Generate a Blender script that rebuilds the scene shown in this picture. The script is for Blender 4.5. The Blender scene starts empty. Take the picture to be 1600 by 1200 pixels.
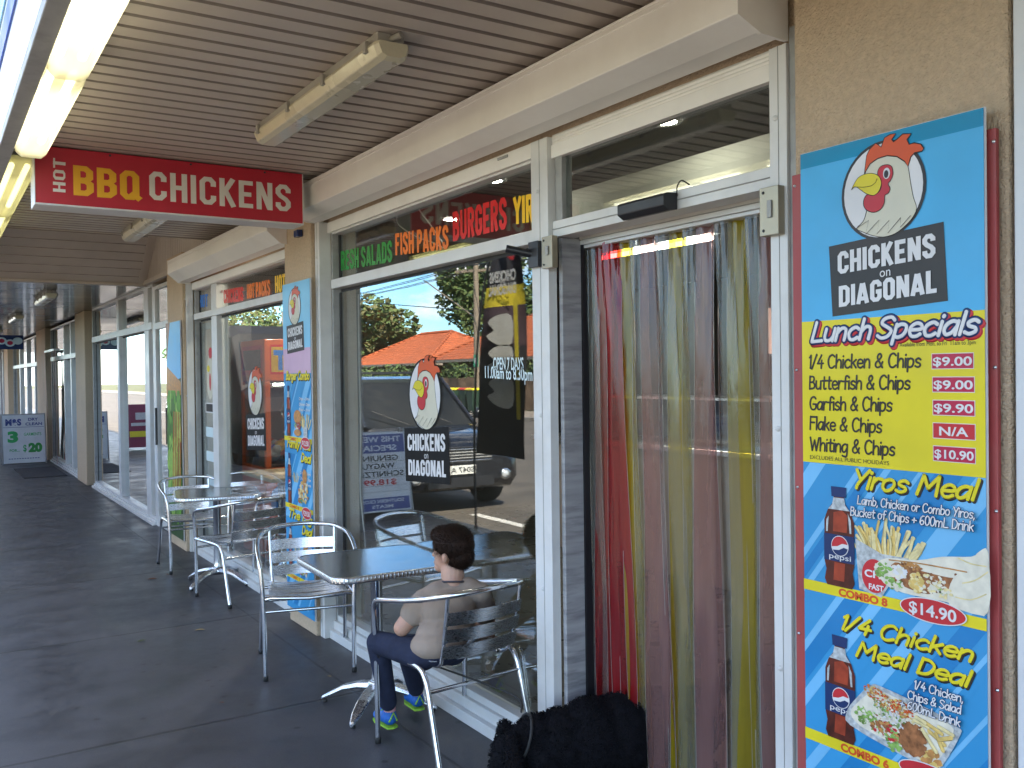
import bpy, bmesh, math, random
from mathutils import Vector, Matrix
from mathutils.geometry import tessellate_polygon
random.seed(7)
rad = math.radians
scene = bpy.context.scene
# ---------------------------------------------------------------- camera
YAW, PITCH, ROLL, FPX, CAMH = rad(32.629), rad(-0.6516), rad(-0.743), 1434.7, 1.62
cF = Vector((math.sin(YAW)*math.cos(PITCH), math.cos(YAW)*math.cos(PITCH), math.sin(PITCH)))
cR0 = Vector((math.cos(YAW), -math.sin(YAW), 0)); cU0 = cR0.cross(cF)
cR = cR0*math.cos(ROLL)+cU0*math.sin(ROLL); cU = -cR0*math.sin(ROLL)+cU0*math.cos(ROLL)
cam = bpy.data.cameras.new('camera'); camo = bpy.data.objects.new('camera', cam); scene.collection.objects.link(camo)
camo.matrix_world = Matrix(((cR.x, cU.x, -cF.x, 0), (cR.y, cU.y, -cF.y, 0), (cR.z, cU.z, -cF.z, CAMH), (0, 0, 0, 1)))
cam.sensor_width = 36; cam.lens = FPX/1600*36; cam.clip_start = 0.05; cam.clip_end = 600
scene.camera = camo
# ---------------------------------------------------------------- light
SUN = Vector((0.28, -1.16, 1.0)).normalized()
world = bpy.data.worlds.new("World"); scene.world = world; world.use_nodes = True
wt = world.node_tree; wt.nodes.clear()
def wn(t, **k):
    n = wt.nodes.new(t)
    for a, b in k.items(): setattr(n, a, b)
    return n
sky = wn('ShaderNodeTexSky', sky_type='NISHITA', sun_disc=False)
sky.sun_elevation = math.asin(SUN.z); sky.sun_rotation = math.atan2(SUN.x, SUN.y); sky.air_density = 1.0; sky.dust_density = 0.15; sky.ozone_density = 4.0
tc = wn('ShaderNodeTexCoord'); mp = wn('ShaderNodeMapping'); mp.inputs['Scale'].default_value = (2.6, 2.6, 8.5)
mp.inputs['Location'].default_value = (0.35, 0.1, 0.35)
nz = wn('ShaderNodeTexNoise'); nz.inputs['Scale'].default_value = 1.7; nz.inputs['Detail'].default_value = 8; nz.inputs['Roughness'].default_value = 0.58
cr = wn('ShaderNodeValToRGB'); cr.color_ramp.elements[0].position = 0.485; cr.color_ramp.elements[1].position = 0.60
mx = wn('ShaderNodeMix', data_type='RGBA'); mx.inputs[7].default_value = (8.6, 8.2, 7.8, 1)
ml = wn('ShaderNodeMath', operation='MULTIPLY'); ml.inputs[1].default_value = 0.85
bg = wn('ShaderNodeBackground'); bg.inputs['Strength'].default_value = 0.115
wo = wn('ShaderNodeOutputWorld')
L = wt.links.new
L(tc.outputs['Generated'], mp.inputs['Vector']); L(mp.outputs[0], nz.inputs['Vector']); L(nz.outputs[0], cr.inputs[0]); L(cr.outputs[0], ml.inputs[0])
tn = wn('ShaderNodeMix', data_type='RGBA', blend_type='MULTIPLY'); tn.inputs[0].default_value = 1; tn.inputs[7].default_value = (.68, .93, 1.08, 1); L(sky.outputs[0], tn.inputs[6])
L(ml.outputs[0], mx.inputs[0]); L(tn.outputs[2], mx.inputs[6]); L(mx.outputs[2], bg.inputs['Color']); L(bg.outputs[0], wo.inputs['Surface'])
sl = bpy.data.lights.new('sun', 'SUN'); sl.energy = 5.0; sl.angle = rad(0.5); sl.color = (1.0, 0.90, 0.76)
slo = bpy.data.objects.new('sun', sl); scene.collection.objects.link(slo); slo.rotation_euler = SUN.to_track_quat('Z', 'Y').to_euler(); slo.location = (-6, -10, 20)
scene.view_settings.view_transform = 'Standard'; scene.view_settings.look = 'None'; scene.view_settings.gamma = 1.0
scene.view_settings.exposure = 2.3
scene.cycles.max_bounces = 10; scene.cycles.transparent_max_bounces = 24; scene.cycles.glossy_bounces = 6; scene.cycles.transmission_bounces = 8
scene.cycles.sample_clamp_indirect = 6; scene.cycles.caustics_reflective = False; scene.cycles.caustics_refractive = False
try: scene.cycles.use_denoising = True
except Exception: pass
# ---------------------------------------------------------------- back-projection of points measured in the photograph onto known planes
def ray(x, y): return cF+cR*((x-800)/FPX)-cU*((y-600)/FPX)
def onX(x, y, X): r = ray(x, y); return Vector((0, 0, CAMH))+r*(X/r.x)
def onY(x, y, Y): r = ray(x, y); return Vector((0, 0, CAMH))+r*(Y/r.y)
def onZ(x, y, Z): r = ray(x, y); return Vector((0, 0, CAMH))+r*((Z-CAMH)/r.z)
# ---------------------------------------------------------------- materials
MATS = {}
def mat(name, col, rough=0.6, metal=0.0, var=0.08, vs=6.0, bump=0.0, bs=60.0, coat=0.0, dirt=None, dirt_s=3.0, dirt_a=0.5, emit=None, est=0, trans=0, alpha=1, stretch=(1, 1, 1), aniso=0, spec=0.5, cr=0.08):
    if name in MATS: return MATS[name]
    m = bpy.data.materials.new(name); m.use_nodes = True; t = m.node_tree; b = t.nodes['Principled BSDF']
    n = t.nodes.new; l = t.links.new
    tc = n('ShaderNodeTexCoord'); mp = n('ShaderNodeMapping'); mp.inputs['Scale'].default_value = stretch; l(tc.outputs['Object'], mp.inputs[0])
    nz = n('ShaderNodeTexNoise'); nz.inputs['Scale'].default_value = vs; nz.inputs['Detail'].default_value = 5; l(mp.outputs[0], nz.inputs['Vector'])
    rp = n('ShaderNodeMapRange'); rp.inputs[1].default_value = 0.3; rp.inputs[2].default_value = 0.7; rp.inputs[3].default_value = 1-var; rp.inputs[4].default_value = 1+var; l(nz.outputs[0], rp.inputs[0])
    vm = n('ShaderNodeVectorMath'); vm.operation = 'SCALE'; vm.inputs[0].default_value = col; l(rp.outputs[0], vm.inputs['Scale'])
    out = vm.outputs[0]
    if dirt:
        n2 = n('ShaderNodeTexNoise'); n2.inputs['Scale'].default_value = dirt_s; n2.inputs['Detail'].default_value = 9; n2.inputs['Roughness'].default_value = 0.65; l(mp.outputs[0], n2.inputs['Vector'])
        r2 = n('ShaderNodeMapRange'); r2.inputs[1].default_value = 0.48; r2.inputs[2].default_value = 0.72; r2.inputs[4].default_value = dirt_a; l(n2.outputs[0], r2.inputs[0])
        mm = n('ShaderNodeMix'); mm.data_type = 'RGBA'; l(r2.outputs[0], mm.inputs[0]); l(out, mm.inputs[6]); mm.inputs[7].default_value = (*dirt, 1); out = mm.outputs[2]
    l(out, b.inputs['Base Color'])
    rr = n('ShaderNodeMapRange'); rr.inputs[1].default_value = 0.3; rr.inputs[2].default_value = 0.7; rr.inputs[3].default_value = max(0.02, rough-0.06); rr.inputs[4].default_value = min(1, rough+0.08); l(nz.outputs[0], rr.inputs[0]); l(rr.outputs[0], b.inputs['Roughness'])
    b.inputs['Metallic'].default_value = metal; b.inputs['Coat Weight'].default_value = coat; b.inputs['Coat Roughness'].default_value = cr
    b.inputs['Specular IOR Level'].default_value = spec
    if aniso: b.inputs['Anisotropic'].default_value = aniso
    if bump:
        n3 = n('ShaderNodeTexNoise'); n3.inputs['Scale'].default_value = bs; n3.inputs['Detail'].default_value = 4; l(mp.outputs[0], n3.inputs['Vector'])
        bp = n('ShaderNodeBump'); bp.inputs['Strength'].default_value = bump; bp.inputs['Distance'].default_value = 0.01; l(n3.outputs[0], bp.inputs['Height']); l(bp.outputs[0], b.inputs['Normal'])
    if emit: b.inputs['Emission Color'].default_value = (*emit, 1); b.inputs['Emission Strength'].default_value = est
    if trans: b.inputs['Transmission Weight'].default_value = trans
    MATS[name] = m; return m
def shadermat(name, fn):
    m = bpy.data.materials.new(name); m.use_nodes = True; t = m.node_tree; t.nodes.clear(); o = t.nodes.new('ShaderNodeOutputMaterial')
    t.links.new(fn(t), o.inputs['Surface']); MATS[name] = m; return m
def schlick(t, nrm=None):
    n = t.nodes.new; l = t.links.new; g = n('ShaderNodeNewGeometry'); d = n('ShaderNodeVectorMath'); d.operation = 'DOT_PRODUCT'; l(g.outputs['Incoming'], d.inputs[0]); l(nrm or g.outputs['Normal'], d.inputs[1])
    def m(op, a, v, sw=False):
        q = n('ShaderNodeMath'); q.operation = op; i, j = (1, 0) if sw else (0, 1)
        l(a, q.inputs[i]); q.inputs[j].default_value = v; return q.outputs[0]
    a = n('ShaderNodeMath'); a.operation = 'ABSOLUTE'; l(d.outputs['Value'], a.inputs[0]); x = m('POWER', m('SUBTRACT', a.outputs[0], 1.0, True), 5.0)
    q = n('ShaderNodeMath'); q.operation = 'MULTIPLY_ADD'; l(x, q.inputs[0]); q.inputs[1].default_value = .957; q.inputs[2].default_value = .043; return q.outputs[0]
def glass(name, tint=(0.82, 0.88, 0.86), gain=1.9, base=0.03):
    def fn(t):
        n = t.nodes.new; l = t.links.new
        tr = n('ShaderNodeBsdfTransparent'); tr.inputs[0].default_value = (*tint, 1); g = n('ShaderNodeBsdfGlossy'); g.inputs['Roughness'].default_value = 0.0
        g.inputs[0].default_value = (0.95, 0.97, 0.97, 1)
        f = schlick(t); a = n('ShaderNodeMath'); a.operation = 'MULTIPLY_ADD'; a.inputs[1].default_value = gain; a.inputs[2].default_value = base; a.use_clamp = True
        l(f, a.inputs[0]); x = n('ShaderNodeMixShader'); l(a.outputs[0], x.inputs[0]); l(tr.outputs[0], x.inputs[1]); l(g.outputs[0], x.inputs[2]); return x.outputs[0]
    return shadermat(name, fn)
def emitm(name, c, s):
    def fn(t):
        e = t.nodes.new('ShaderNodeEmission'); e.inputs[0].default_value = (*c, 1); e.inputs[1].default_value = s; return e.outputs[0]
    return shadermat(name, fn)
def filmm(name, c, hz=0.25, gloss=0.1, dif=None):
    def fn(t):
        n = t.nodes.new; l = t.links.new
        tr = n('ShaderNodeBsdfTransparent'); tr.inputs[0].default_value = (*c, 1)
        d = n('ShaderNodeBsdfDiffuse'); d.inputs[0].default_value = (*(dif or c), 1); tl = n('ShaderNodeBsdfTranslucent'); tl.inputs[0].default_value = (*(dif or c), 1)
        dd = n('ShaderNodeMixShader'); l(d.outputs[0], dd.inputs[1]); l(tl.outputs[0], dd.inputs[2])
        tc = n('ShaderNodeTexCoord'); mp = n('ShaderNodeMapping'); mp.inputs['Scale'].default_value = (5, 7, 0.55); l(tc.outputs['Object'], mp.inputs[0])
        nz = n('ShaderNodeTexNoise'); nz.inputs['Scale'].default_value = 2.5; nz.inputs['Detail'].default_value = 6; l(mp.outputs[0], nz.inputs['Vector'])
        sp = n('ShaderNodeSeparateXYZ'); l(tc.outputs['Object'], sp.inputs[0])
        hr = n('ShaderNodeMapRange'); hr.inputs[1].default_value = 1.9; hr.inputs[2].default_value = 0.3; hr.inputs[3].default_value = 0.75; hr.inputs[4].default_value = 1.15; l(sp.outputs[2], hr.inputs[0])
        mm = n('ShaderNodeMath'); mm.operation = 'MULTIPLY'; l(nz.outputs[0], mm.inputs[0]); l(hr.outputs[0], mm.inputs[1])
        m2 = n('ShaderNodeMath'); m2.operation = 'MULTIPLY'; m2.use_clamp = True; l(mm.outputs[0], m2.inputs[0]); m2.inputs[1].default_value = hz*2
        x = n('ShaderNodeMixShader'); l(m2.outputs[0], x.inputs[0]); l(tr.outputs[0], x.inputs[1]); l(dd.outputs[0], x.inputs[2])
        g = n('ShaderNodeBsdfGlossy'); g.inputs['Roughness'].default_value = 0.06; 
        bp = n('ShaderNodeBump'); bp.inputs['Strength'].default_value = 0.5; bp.inputs['Distance'].default_value = 0.03; l(nz.outputs[0], bp.inputs['Height']); l(bp.outputs[0], g.inputs['Normal']); f = schlick(t, bp.outputs[0])
        fa = n('ShaderNodeMath'); fa.operation = 'MULTIPLY_ADD'; fa.inputs[1].default_value = 0.95; fa.inputs[2].default_value = gloss*0.02; fa.use_clamp = True; l(f, fa.inputs[0])
        y = n('ShaderNodeMixShader'); l(fa.outputs[0], y.inputs[0]); l(x.outputs[0], y.inputs[1]); l(g.outputs[0], y.inputs[2]); return y.outputs[0]
    return shadermat(name, fn)
WHITE = mat('cream powder coat', (0.85, 0.825, 0.785), 0.38, var=0.04, vs=2, dirt=(0.56, 0.51, 0.45), dirt_s=1.3, dirt_a=0.3)
ALU = mat('white aluminium frame', (0.66, 0.655, 0.64), 0.35, var=0.06, vs=4, dirt=(0.36, 0.33, 0.29), dirt_s=3.5, dirt_a=0.3)
GREYFR = mat('dull grey frame', (0.33, 0.33, 0.32), 0.45, var=0.1, vs=8, dirt=(0.15, 0.14, 0.13), dirt_s=12, dirt_a=0.5)
JAMB = mat('scuffed jamb', (0.34, 0.34, 0.35), 0.5, var=0.15, vs=5, dirt=(0.1, 0.1, 0.11), dirt_s=4, dirt_a=0.7, stretch=(1, 1, 7))
RENDER = mat('sand render', (0.56, 0.425, 0.29), 0.92, var=0.09, vs=60, bump=1.0, bs=150, dirt=(0.36, 0.27, 0.19), dirt_s=1.1, dirt_a=0.3)
SOFFIT = mat('soffit lining', (0.50, 0.435, 0.375), 0.5, var=0.07, vs=1.2, dirt=(0.28, 0.22, 0.17), dirt_s=1.3, dirt_a=0.35)
SOFGROOVE = mat('soffit groove', (0.25, 0.21, 0.18), 0.7)
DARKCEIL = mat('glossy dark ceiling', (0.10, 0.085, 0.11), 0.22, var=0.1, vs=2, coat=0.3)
BLACK = mat('black plastic', (0.015, 0.015, 0.018), 0.4); RUBBER = mat('black rubber', (0.02, 0.02, 0.02), 0.7)
DARK = mat('dark void', (0.012, 0.012, 0.013), 0.8)
CHROME = mat('polished aluminium tube', (0.72, 0.74, 0.77), 0.16, 1.0, var=0.06, vs=14, bump=0.02, bs=40)
BRUSH = mat('brushed aluminium slat', (0.68, 0.70, 0.73), 0.27, 1.0, var=0.10, vs=6, stretch=(2, 60, 60), aniso=0.4)
SIGNRED = mat('sign red', (0.46, 0.012, 0.03), 0.45, var=0.04, coat=0.15); SIGNYEL = mat('sign amber', (0.82, 0.42, 0.02), 0.45); SIGNWH = mat('sign white', (0.72, 0.68, 0.62), 0.45)
PB = dict(coat=0.16, cr=0.12, rough=0.5, spec=0.25)
PBLUE = mat('print blue', (0.0340, 0.2634, 0.5268), **PB, var=0.06, vs=2); PBLUE2 = mat('print pale blue', (0.16, 0.44, 0.70) if True else (0.1104, 0.3653, 0.6287), **PB); PBLUE3 = mat('print deep blue', (0.0127, 0.1869, 0.4418), **PB)
PYEL = mat('print yellow', (0.6797, 0.5607, 0.0170), **PB); PWHITE = mat('print white', (0.6627, 0.6457, 0.6457), **PB); PBLACK = mat('print black', (0.0297, 0.0238, 0.0212), **PB)
PRED = mat('print red', (0.4928, 0.0255, 0.0340), **PB); PMAG = mat('print price red', (0.4418, 0.0170, 0.0595), **PB); PORANGE = mat('print orange red', (0.5947, 0.0850, 0.0170), **PB)
PCREAM = mat('print cream', (0.5947, 0.5607, 0.4418), **PB, var=0.05, vs=8); PCOLA = mat('print cola', (0.0850, 0.0153, 0.0085), **PB, var=0.5, vs=25); PCOLA2 = mat('print cola glow', (0.2974, 0.0425, 0.0170), **PB, var=0.3, vs=30)
PNAVY = mat('print navy', (0.0101, 0.0297, 0.1104), **PB); PFRY = mat('print fries', (0.6372, 0.4418, 0.1359), **PB, var=0.25, vs=40); PFRY2 = mat('print pale fries', (0.6967, 0.5777, 0.2889), **PB, var=0.2, vs=50)
PBREAD = mat('print bread', (0.6797, 0.6287, 0.5098), **PB, var=0.12, vs=40); PMEAT = mat('print meat', (0.2804, 0.1104, 0.0425), **PB, var=0.5, vs=60); PGREEN = mat('print lettuce', (0.2124, 0.3568, 0.0850), **PB, var=0.5, vs=60)
PGREY = mat('print silver', (0.4248, 0.4418, 0.4418), **PB, var=0.35, vs=90); PBUN = mat('print bun', (0.4673, 0.2209, 0.0680), **PB, var=0.3, vs=40)
VGREEN = mat('vinyl green', (0.01, 0.25, 0.03), 0.35); VORANGE = mat('vinyl orange', (0.75, 0.16, 0.01), 0.35); VRED = mat('vinyl red', (0.62, 0.01, 0.01), 0.35); VYEL = mat('vinyl yellow', (0.85, 0.5, 0.01), 0.35); VWHITE = mat('vinyl pale', (0.62, 0.74, 0.76), 0.4)
VBLUE = mat('vinyl blue', (0.02, 0.18, 0.6), 0.4)
GLASS = glass('shop glass', (.90, .93, .92), gain=1.75, base=0.015); GLASS2 = glass('far shop glass', (0.84, 0.88, 0.88), 1.9, 0.03)
# ---------------------------------------------------------------- mesh builder
ORG = {}
class MB:
    def __init__(s): s.v = []; s.f = []; s.m = []; s.mats = []; s.sm = []
    def mi(s, m):
        if m not in s.mats: s.mats.append(m)
        return s.mats.index(m)
    def add(s, vs, fs, m, smooth=False):
        b = len(s.v); s.v += [Vector(v) for v in vs]; k = s.mi(m)
        for f in fs: s.f.append([b+i for i in f]); s.m.append(k); s.sm.append(smooth)
        return s
    def box(s, x0, x1, y0, y1, z0, z1, m):
        if x0 > x1: x0, x1 = x1, x0
        if y0 > y1: y0, y1 = y1, y0
        if z0 > z1: z0, z1 = z1, z0
        return s.add([(x0, y0, z0), (x1, y0, z0), (x1, y1, z0), (x0, y1, z0), (x0, y0, z1), (x1, y0, z1), (x1, y1, z1), (x0, y1, z1)],
                     [(0, 3, 2, 1), (4, 5, 6, 7), (0, 1, 5, 4), (1, 2, 6, 5), (2, 3, 7, 6), (3, 0, 4, 7)], m)
    def obox(s, c, ax, ay, az, m):   # centre, half-axis vectors
        c = Vector(c); ax = Vector(ax); ay = Vector(ay); az = Vector(az)
        vs = [c+ax*i+ay*j+az*k for k in (-1, 1) for i, j in ((-1, -1), (1, -1), (1, 1), (-1, 1))]
        return s.add(vs, [(0, 3, 2, 1), (4, 5, 6, 7), (0, 1, 5, 4), (1, 2, 6, 5), (2, 3, 7, 6), (3, 0, 4, 7)], m)
    def extr(s, pts, d, m, smooth=False, caps=True):   # 3D outline extruded by vector d
        n = len(pts); pts = [Vector(p) for p in pts]; d = Vector(d); vs = pts+[p+d for p in pts]
        fs = [(i, (i+1) % n, n+(i+1) % n, n+i) for i in range(n)]
        s.add(vs, fs, m, smooth)
        if caps:
            tri = tessellate_polygon([pts]); s.add(vs, [tuple(t) for t in tri]+[tuple(n+i for i in t[::-1]) for t in tri], m)
        return s
    def tube(s, pts, r, m, n=10, closed=False, cap=True, radii=None):
        pts = [Vector(p) for p in pts]; N = len(pts); rings = []; prev = None
        for i, p in enumerate(pts):
            a = pts[i-1] if (i > 0 or closed) else pts[i]; b = pts[(i+1) % N] if (i < N-1 or closed) else pts[i]
            t = (b-a).normalized() if (b-a).length > 1e-9 else Vector((0, 0, 1))
            if prev is None: q = t.orthogonal().normalized()
            else: q = (prev-t*prev.dot(t)); q = q.normalized() if q.length > 1e-6 else t.orthogonal().normalized()
            prev = q; w = t.cross(q); rr = radii[i] if radii else r
            rings.append([p+(q*math.cos(2*math.pi*k/n)+w*math.sin(2*math.pi*k/n))*rr for k in range(n)])
        vs = [v for rg in rings for v in rg]; fs = []
        for i in range(N if closed else N-1):
            j = (i+1) % N
            for k in range(n): fs.append((i*n+k, i*n+(k+1) % n, j*n+(k+1) % n, j*n+k))
        s.add(vs, fs, m, True)
        if cap and not closed: s.add(rings[0], [tuple(range(n))[::-1]], m); s.add(rings[-1], [tuple(range(n))], m)
        return s
    def lathe(s, prof, c, m, n=24, axis='Z', smooth=True):
        c = Vector(c); vs = []
        for r, h in prof:
            for k in range(n):
                a = 2*math.pi*k/n; x, y = r*math.cos(a), r*math.sin(a)
                vs.append(c+(Vector((x, y, h)) if axis == 'Z' else Vector((h, x, y)) if axis == 'X' else Vector((x, h, y))))
        fs = [(i*n+k, i*n+(k+1) % n, (i+1)*n+(k+1) % n, (i+1)*n+k) for i in range(len(prof)-1) for k in range(n)]
        return s.add(vs, fs, m, smooth)
    def loft(s, secs, m, smooth=True, cap=True):
        n = len(secs[0]); vs = [Vector(p) for q in secs for p in q]
        fs = [(i*n+k, i*n+(k+1) % n, (i+1)*n+(k+1) % n, (i+1)*n+k) for i in range(len(secs)-1) for k in range(n)]
        s.add(vs, fs, m, smooth)
        if cap: s.add(secs[0], [tuple(range(n))[::-1]], m); s.add(secs[-1], [tuple(range(n))], m)
        return s
    def ball(s, c, r, m, nu=14, nv=9):
        c = Vector(c); r = Vector(r) if not isinstance(r, (int, float)) else Vector((r, r, r)); vs = []
        for j in range(nv+1):
            th = math.pi*j/nv
            for k in range(nu): a = 2*math.pi*k/nu; vs.append(c+Vector((r.x*math.sin(th)*math.cos(a), r.y*math.sin(th)*math.sin(a), r.z*math.cos(th))))
        return s.add(vs, [(j*nu+k, (j+1)*nu+k, (j+1)*nu+(k+1) % nu, j*nu+(k+1) % nu) for j in range(nv) for k in range(nu)], m, True)
    def build(s, name, parent=None, bev=0, org=None, rev=False, fix=False, seg=2):
        me = bpy.data.meshes.new(name)
        o0 = Vector(org) if org is not None else (ORG.get(parent.name, Vector()) if parent else Vector())
        me.from_pydata([v-o0 for v in s.v], [], s.f)
        for m in s.mats: me.materials.append(m)
        me.polygons.foreach_set('material_index', s.m); me.polygons.foreach_set('use_smooth', s.sm); me.update()
        if fix:
            bm = bmesh.new(); bm.from_mesh(me); bmesh.ops.remove_doubles(bm, verts=bm.verts, dist=1e-5); bmesh.ops.recalc_face_normals(bm, faces=bm.faces); bm.to_mesh(me); bm.free()
        o = bpy.data.objects.new(name, me); scene.collection.objects.link(o)
        if parent: o.parent = parent; ORG[o.name] = o0
        else: o.location = o0; ORG[o.name] = o0
        if bev:
            b = o.modifiers.new('bevel', 'BEVEL'); b.width = bev; b.segments = seg; b.limit_method = 'ANGLE'; b.angle_limit = rad(40); b.harden_normals = False
        return o
def tag(o, label=None, cat=None, group=None, kind=None):
    if label: o['label'] = label
    if cat: o['category'] = cat
    if group: o['group'] = group
    if kind: o['kind'] = kind
    return o
def thing(name, label, cat, loc=(0, 0, 0), group=None):
    o = bpy.data.objects.new(name, None); scene.collection.objects.link(o); o.location = loc; o.empty_display_size = 0.2; ORG[o.name] = Vector(loc)
    return tag(o, label, cat, group)
def copy_tree(o, parent=None):
    c = o.copy(); scene.collection.objects.link(c)
    if parent: c.parent = parent
    for ch in [k for k in list(scene.collection.objects) if k.parent == o]: copy_tree(ch, c)
    return c
def cr_curve(pts, n=6, closed=False):
    P = [Vector(p) for p in pts]; N = len(P); out = []
    g = (lambda i: P[i % N]) if closed else (lambda i: P[max(0, min(N-1, i))])
    for i in range(N if closed else N-1):
        a, b, c, d = g(i-1), g(i), g(i+1), g(i+2)
        for k in range(n):
            t = k/n; out.append(0.5*((2*b)+(c-a)*t+(2*a-5*b+4*c-d)*t*t+(3*b-a-3*c+d)*t**3))
    if not closed: out.append(P[-1])
    return out
def apply_mods(o):
    dg = bpy.context.evaluated_depsgraph_get(); me = bpy.data.meshes.new_from_object(o.evaluated_get(dg)); o.modifiers.clear(); o.data = me; return o
def remesh(o, vox, smooth=6, fac=0.5):
    r = o.modifiers.new('r', 'REMESH'); r.mode = 'VOXEL'; r.voxel_size = vox; r.use_smooth_shade = True
    if smooth: q = o.modifiers.new('s', 'SMOOTH'); q.iterations = smooth; q.factor = fac
    apply_mods(o)
    for p in o.data.polygons: p.use_smooth = True
    return o
# ---------------------------------------------------------------- flat graphics on a plane
class Fr:
    def __init__(s, o, u, v, n): s.o = Vector(o); s.u = Vector(u); s.v = Vector(v); s.n = Vector(n)
    def p(s, a, b, h=0): return s.o+s.u*a+s.v*b+s.n*h
def facade(X): return Fr((X, 0, 0), (0, -1, 0), (0, 0, 1), (-1, 0, 0))
def uv(x, y, X): p = onX(x, y, X); return (-p.y, p.z)
LAY = 0.0005
def flat(mb, fr, pts, m, lay=0):
    P = [Vector((a, b, 0)) for a, b in pts]
    tri = tessellate_polygon([P]); vs = [fr.p(a, b, lay*LAY) for a, b in pts]; out = []
    for t in tri:
        a, b, c = [P[i] for i in t]
        z = (b-a).cross(c-a).z
        out.append(tuple(t) if z > 0 else tuple(t)[::-1])
    mb.add(vs, out, m)
def rect(a0, b0, a1, b1): return [(a0, b0), (a1, b0), (a1, b1), (a0, b1)]
def clip(pts, a0, b0, a1, b1):
    for ax, lim, sg in ((0, a0, 1), (0, a1, -1), (1, b0, 1), (1, b1, -1)):
        out = []
        for i in range(len(pts)):
            p, q = pts[i-1], pts[i]; dp, dq = (p[ax]-lim)*sg, (q[ax]-lim)*sg
            if (dp >= 0) != (dq >= 0): t = dp/(dp-dq); out.append((p[0]+(q[0]-p[0])*t, p[1]+(q[1]-p[1])*t))
            if dq >= 0: out.append(q)
        pts = out
        if not pts: return []
    return pts
def ell(ca, cb, ra, rb, n=36, rot=0, t0=0, t1=2*math.pi):
    return [(ca+ra*math.cos(t)*math.cos(rot)-rb*math.sin(t)*math.sin(rot), cb+ra*math.cos(t)*math.sin(rot)+rb*math.sin(t)*math.cos(rot)) for t in [t0+(t1-t0)*k/n for k in range(n if t1-t0 > 6.2 else n+1)]]
def smooth2(pts, n=5, closed=True): return [(p.x, p.y) for p in cr_curve([(a, b, 0) for a, b in pts], n, closed)]
def stroke(mb, fr, pts, w, m, lay=1, n=8, thick=0.05):   # round marker stroke: flattened tube
    P = [Vector((a, b, 0)) for a, b in pts]
    t = MB(); t.tube(P, w/2, m, n=n, cap=False)
    for e in (P[0], P[-1]): t.ball(e, w/2, m, 10, 6)
    k = mb.mi(m); b = len(mb.v)
    mb.v += [fr.p(v.x, v.y, lay*LAY+v.z*thick) for v in t.v]
    for f in t.f: mb.f.append([b+i for i in f]); mb.m.append(k); mb.sm.append(True)
_tc = {}
def glyphs(body, bold=0.0, shear=0.0, sp=1.0):
    key = (body, bold, shear, sp)
    if key in _tc: return _tc[key]
    cu = bpy.data.curves.new('t', 'FONT'); cu.body = body; cu.offset = bold; cu.shear = shear; cu.space_character = sp; cu.resolution_u = 5
    o = bpy.data.objects.new('t', cu); scene.collection.objects.link(o); dg = bpy.context.evaluated_depsgraph_get()
    me = bpy.data.meshes.new_from_object(o.evaluated_get(dg)); vs = [(v.co.x, v.co.y) for v in me.vertices]; fs = [tuple(p.vertices) for p in me.polygons]
    bpy.data.objects.remove(o); bpy.data.curves.remove(cu); bpy.data.meshes.remove(me)
    _tc[key] = (vs, fs); return _tc[key]
def btext(mb, fr, body, p0, p1, cap, m, lay=1, bold=0.02, shear=0.0, sp=1.0, dv=None):
    vs, fs = glyphs(body, bold, shear, sp); x0 = min(v[0] for v in vs); x1 = max(v[0] for v in vs)
    p0 = Vector((p0[0], p0[1])); p1 = Vector((p1[0], p1[1])); d = (p1-p0); up = Vector((-d.y, d.x)).normalized() if dv is None else Vector(dv)
    if d.x < 0 and dv is None: up = up
    out = []
    for x, y in vs:
        q = p0+d*((x-x0)/(x1-x0))+up*(y/0.729*cap); out.append(fr.p(q.x, q.y, lay*LAY))
    good = []
    for f in fs:
        a, b, c = out[f[0]], out[f[1]], out[f[2]]
        good.append(f if (b-a).cross(c-a).dot(fr.n) > 0 else f[::-1])
    mb.add(out, good, m)
def G(s): return [[tuple(float(k)/100 for k in p.split(',')) for p in st.split()] for st in s.split('|')]
_n = '5,62 5,0|5,35 20,60 36,58 42,40 42,0'; _bowl = '5,50 20,62 38,55 43,32 35,8 18,0 5,10'; _a = '42,55 25,62 8,48 4,22 14,2 30,8 40,30'
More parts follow.
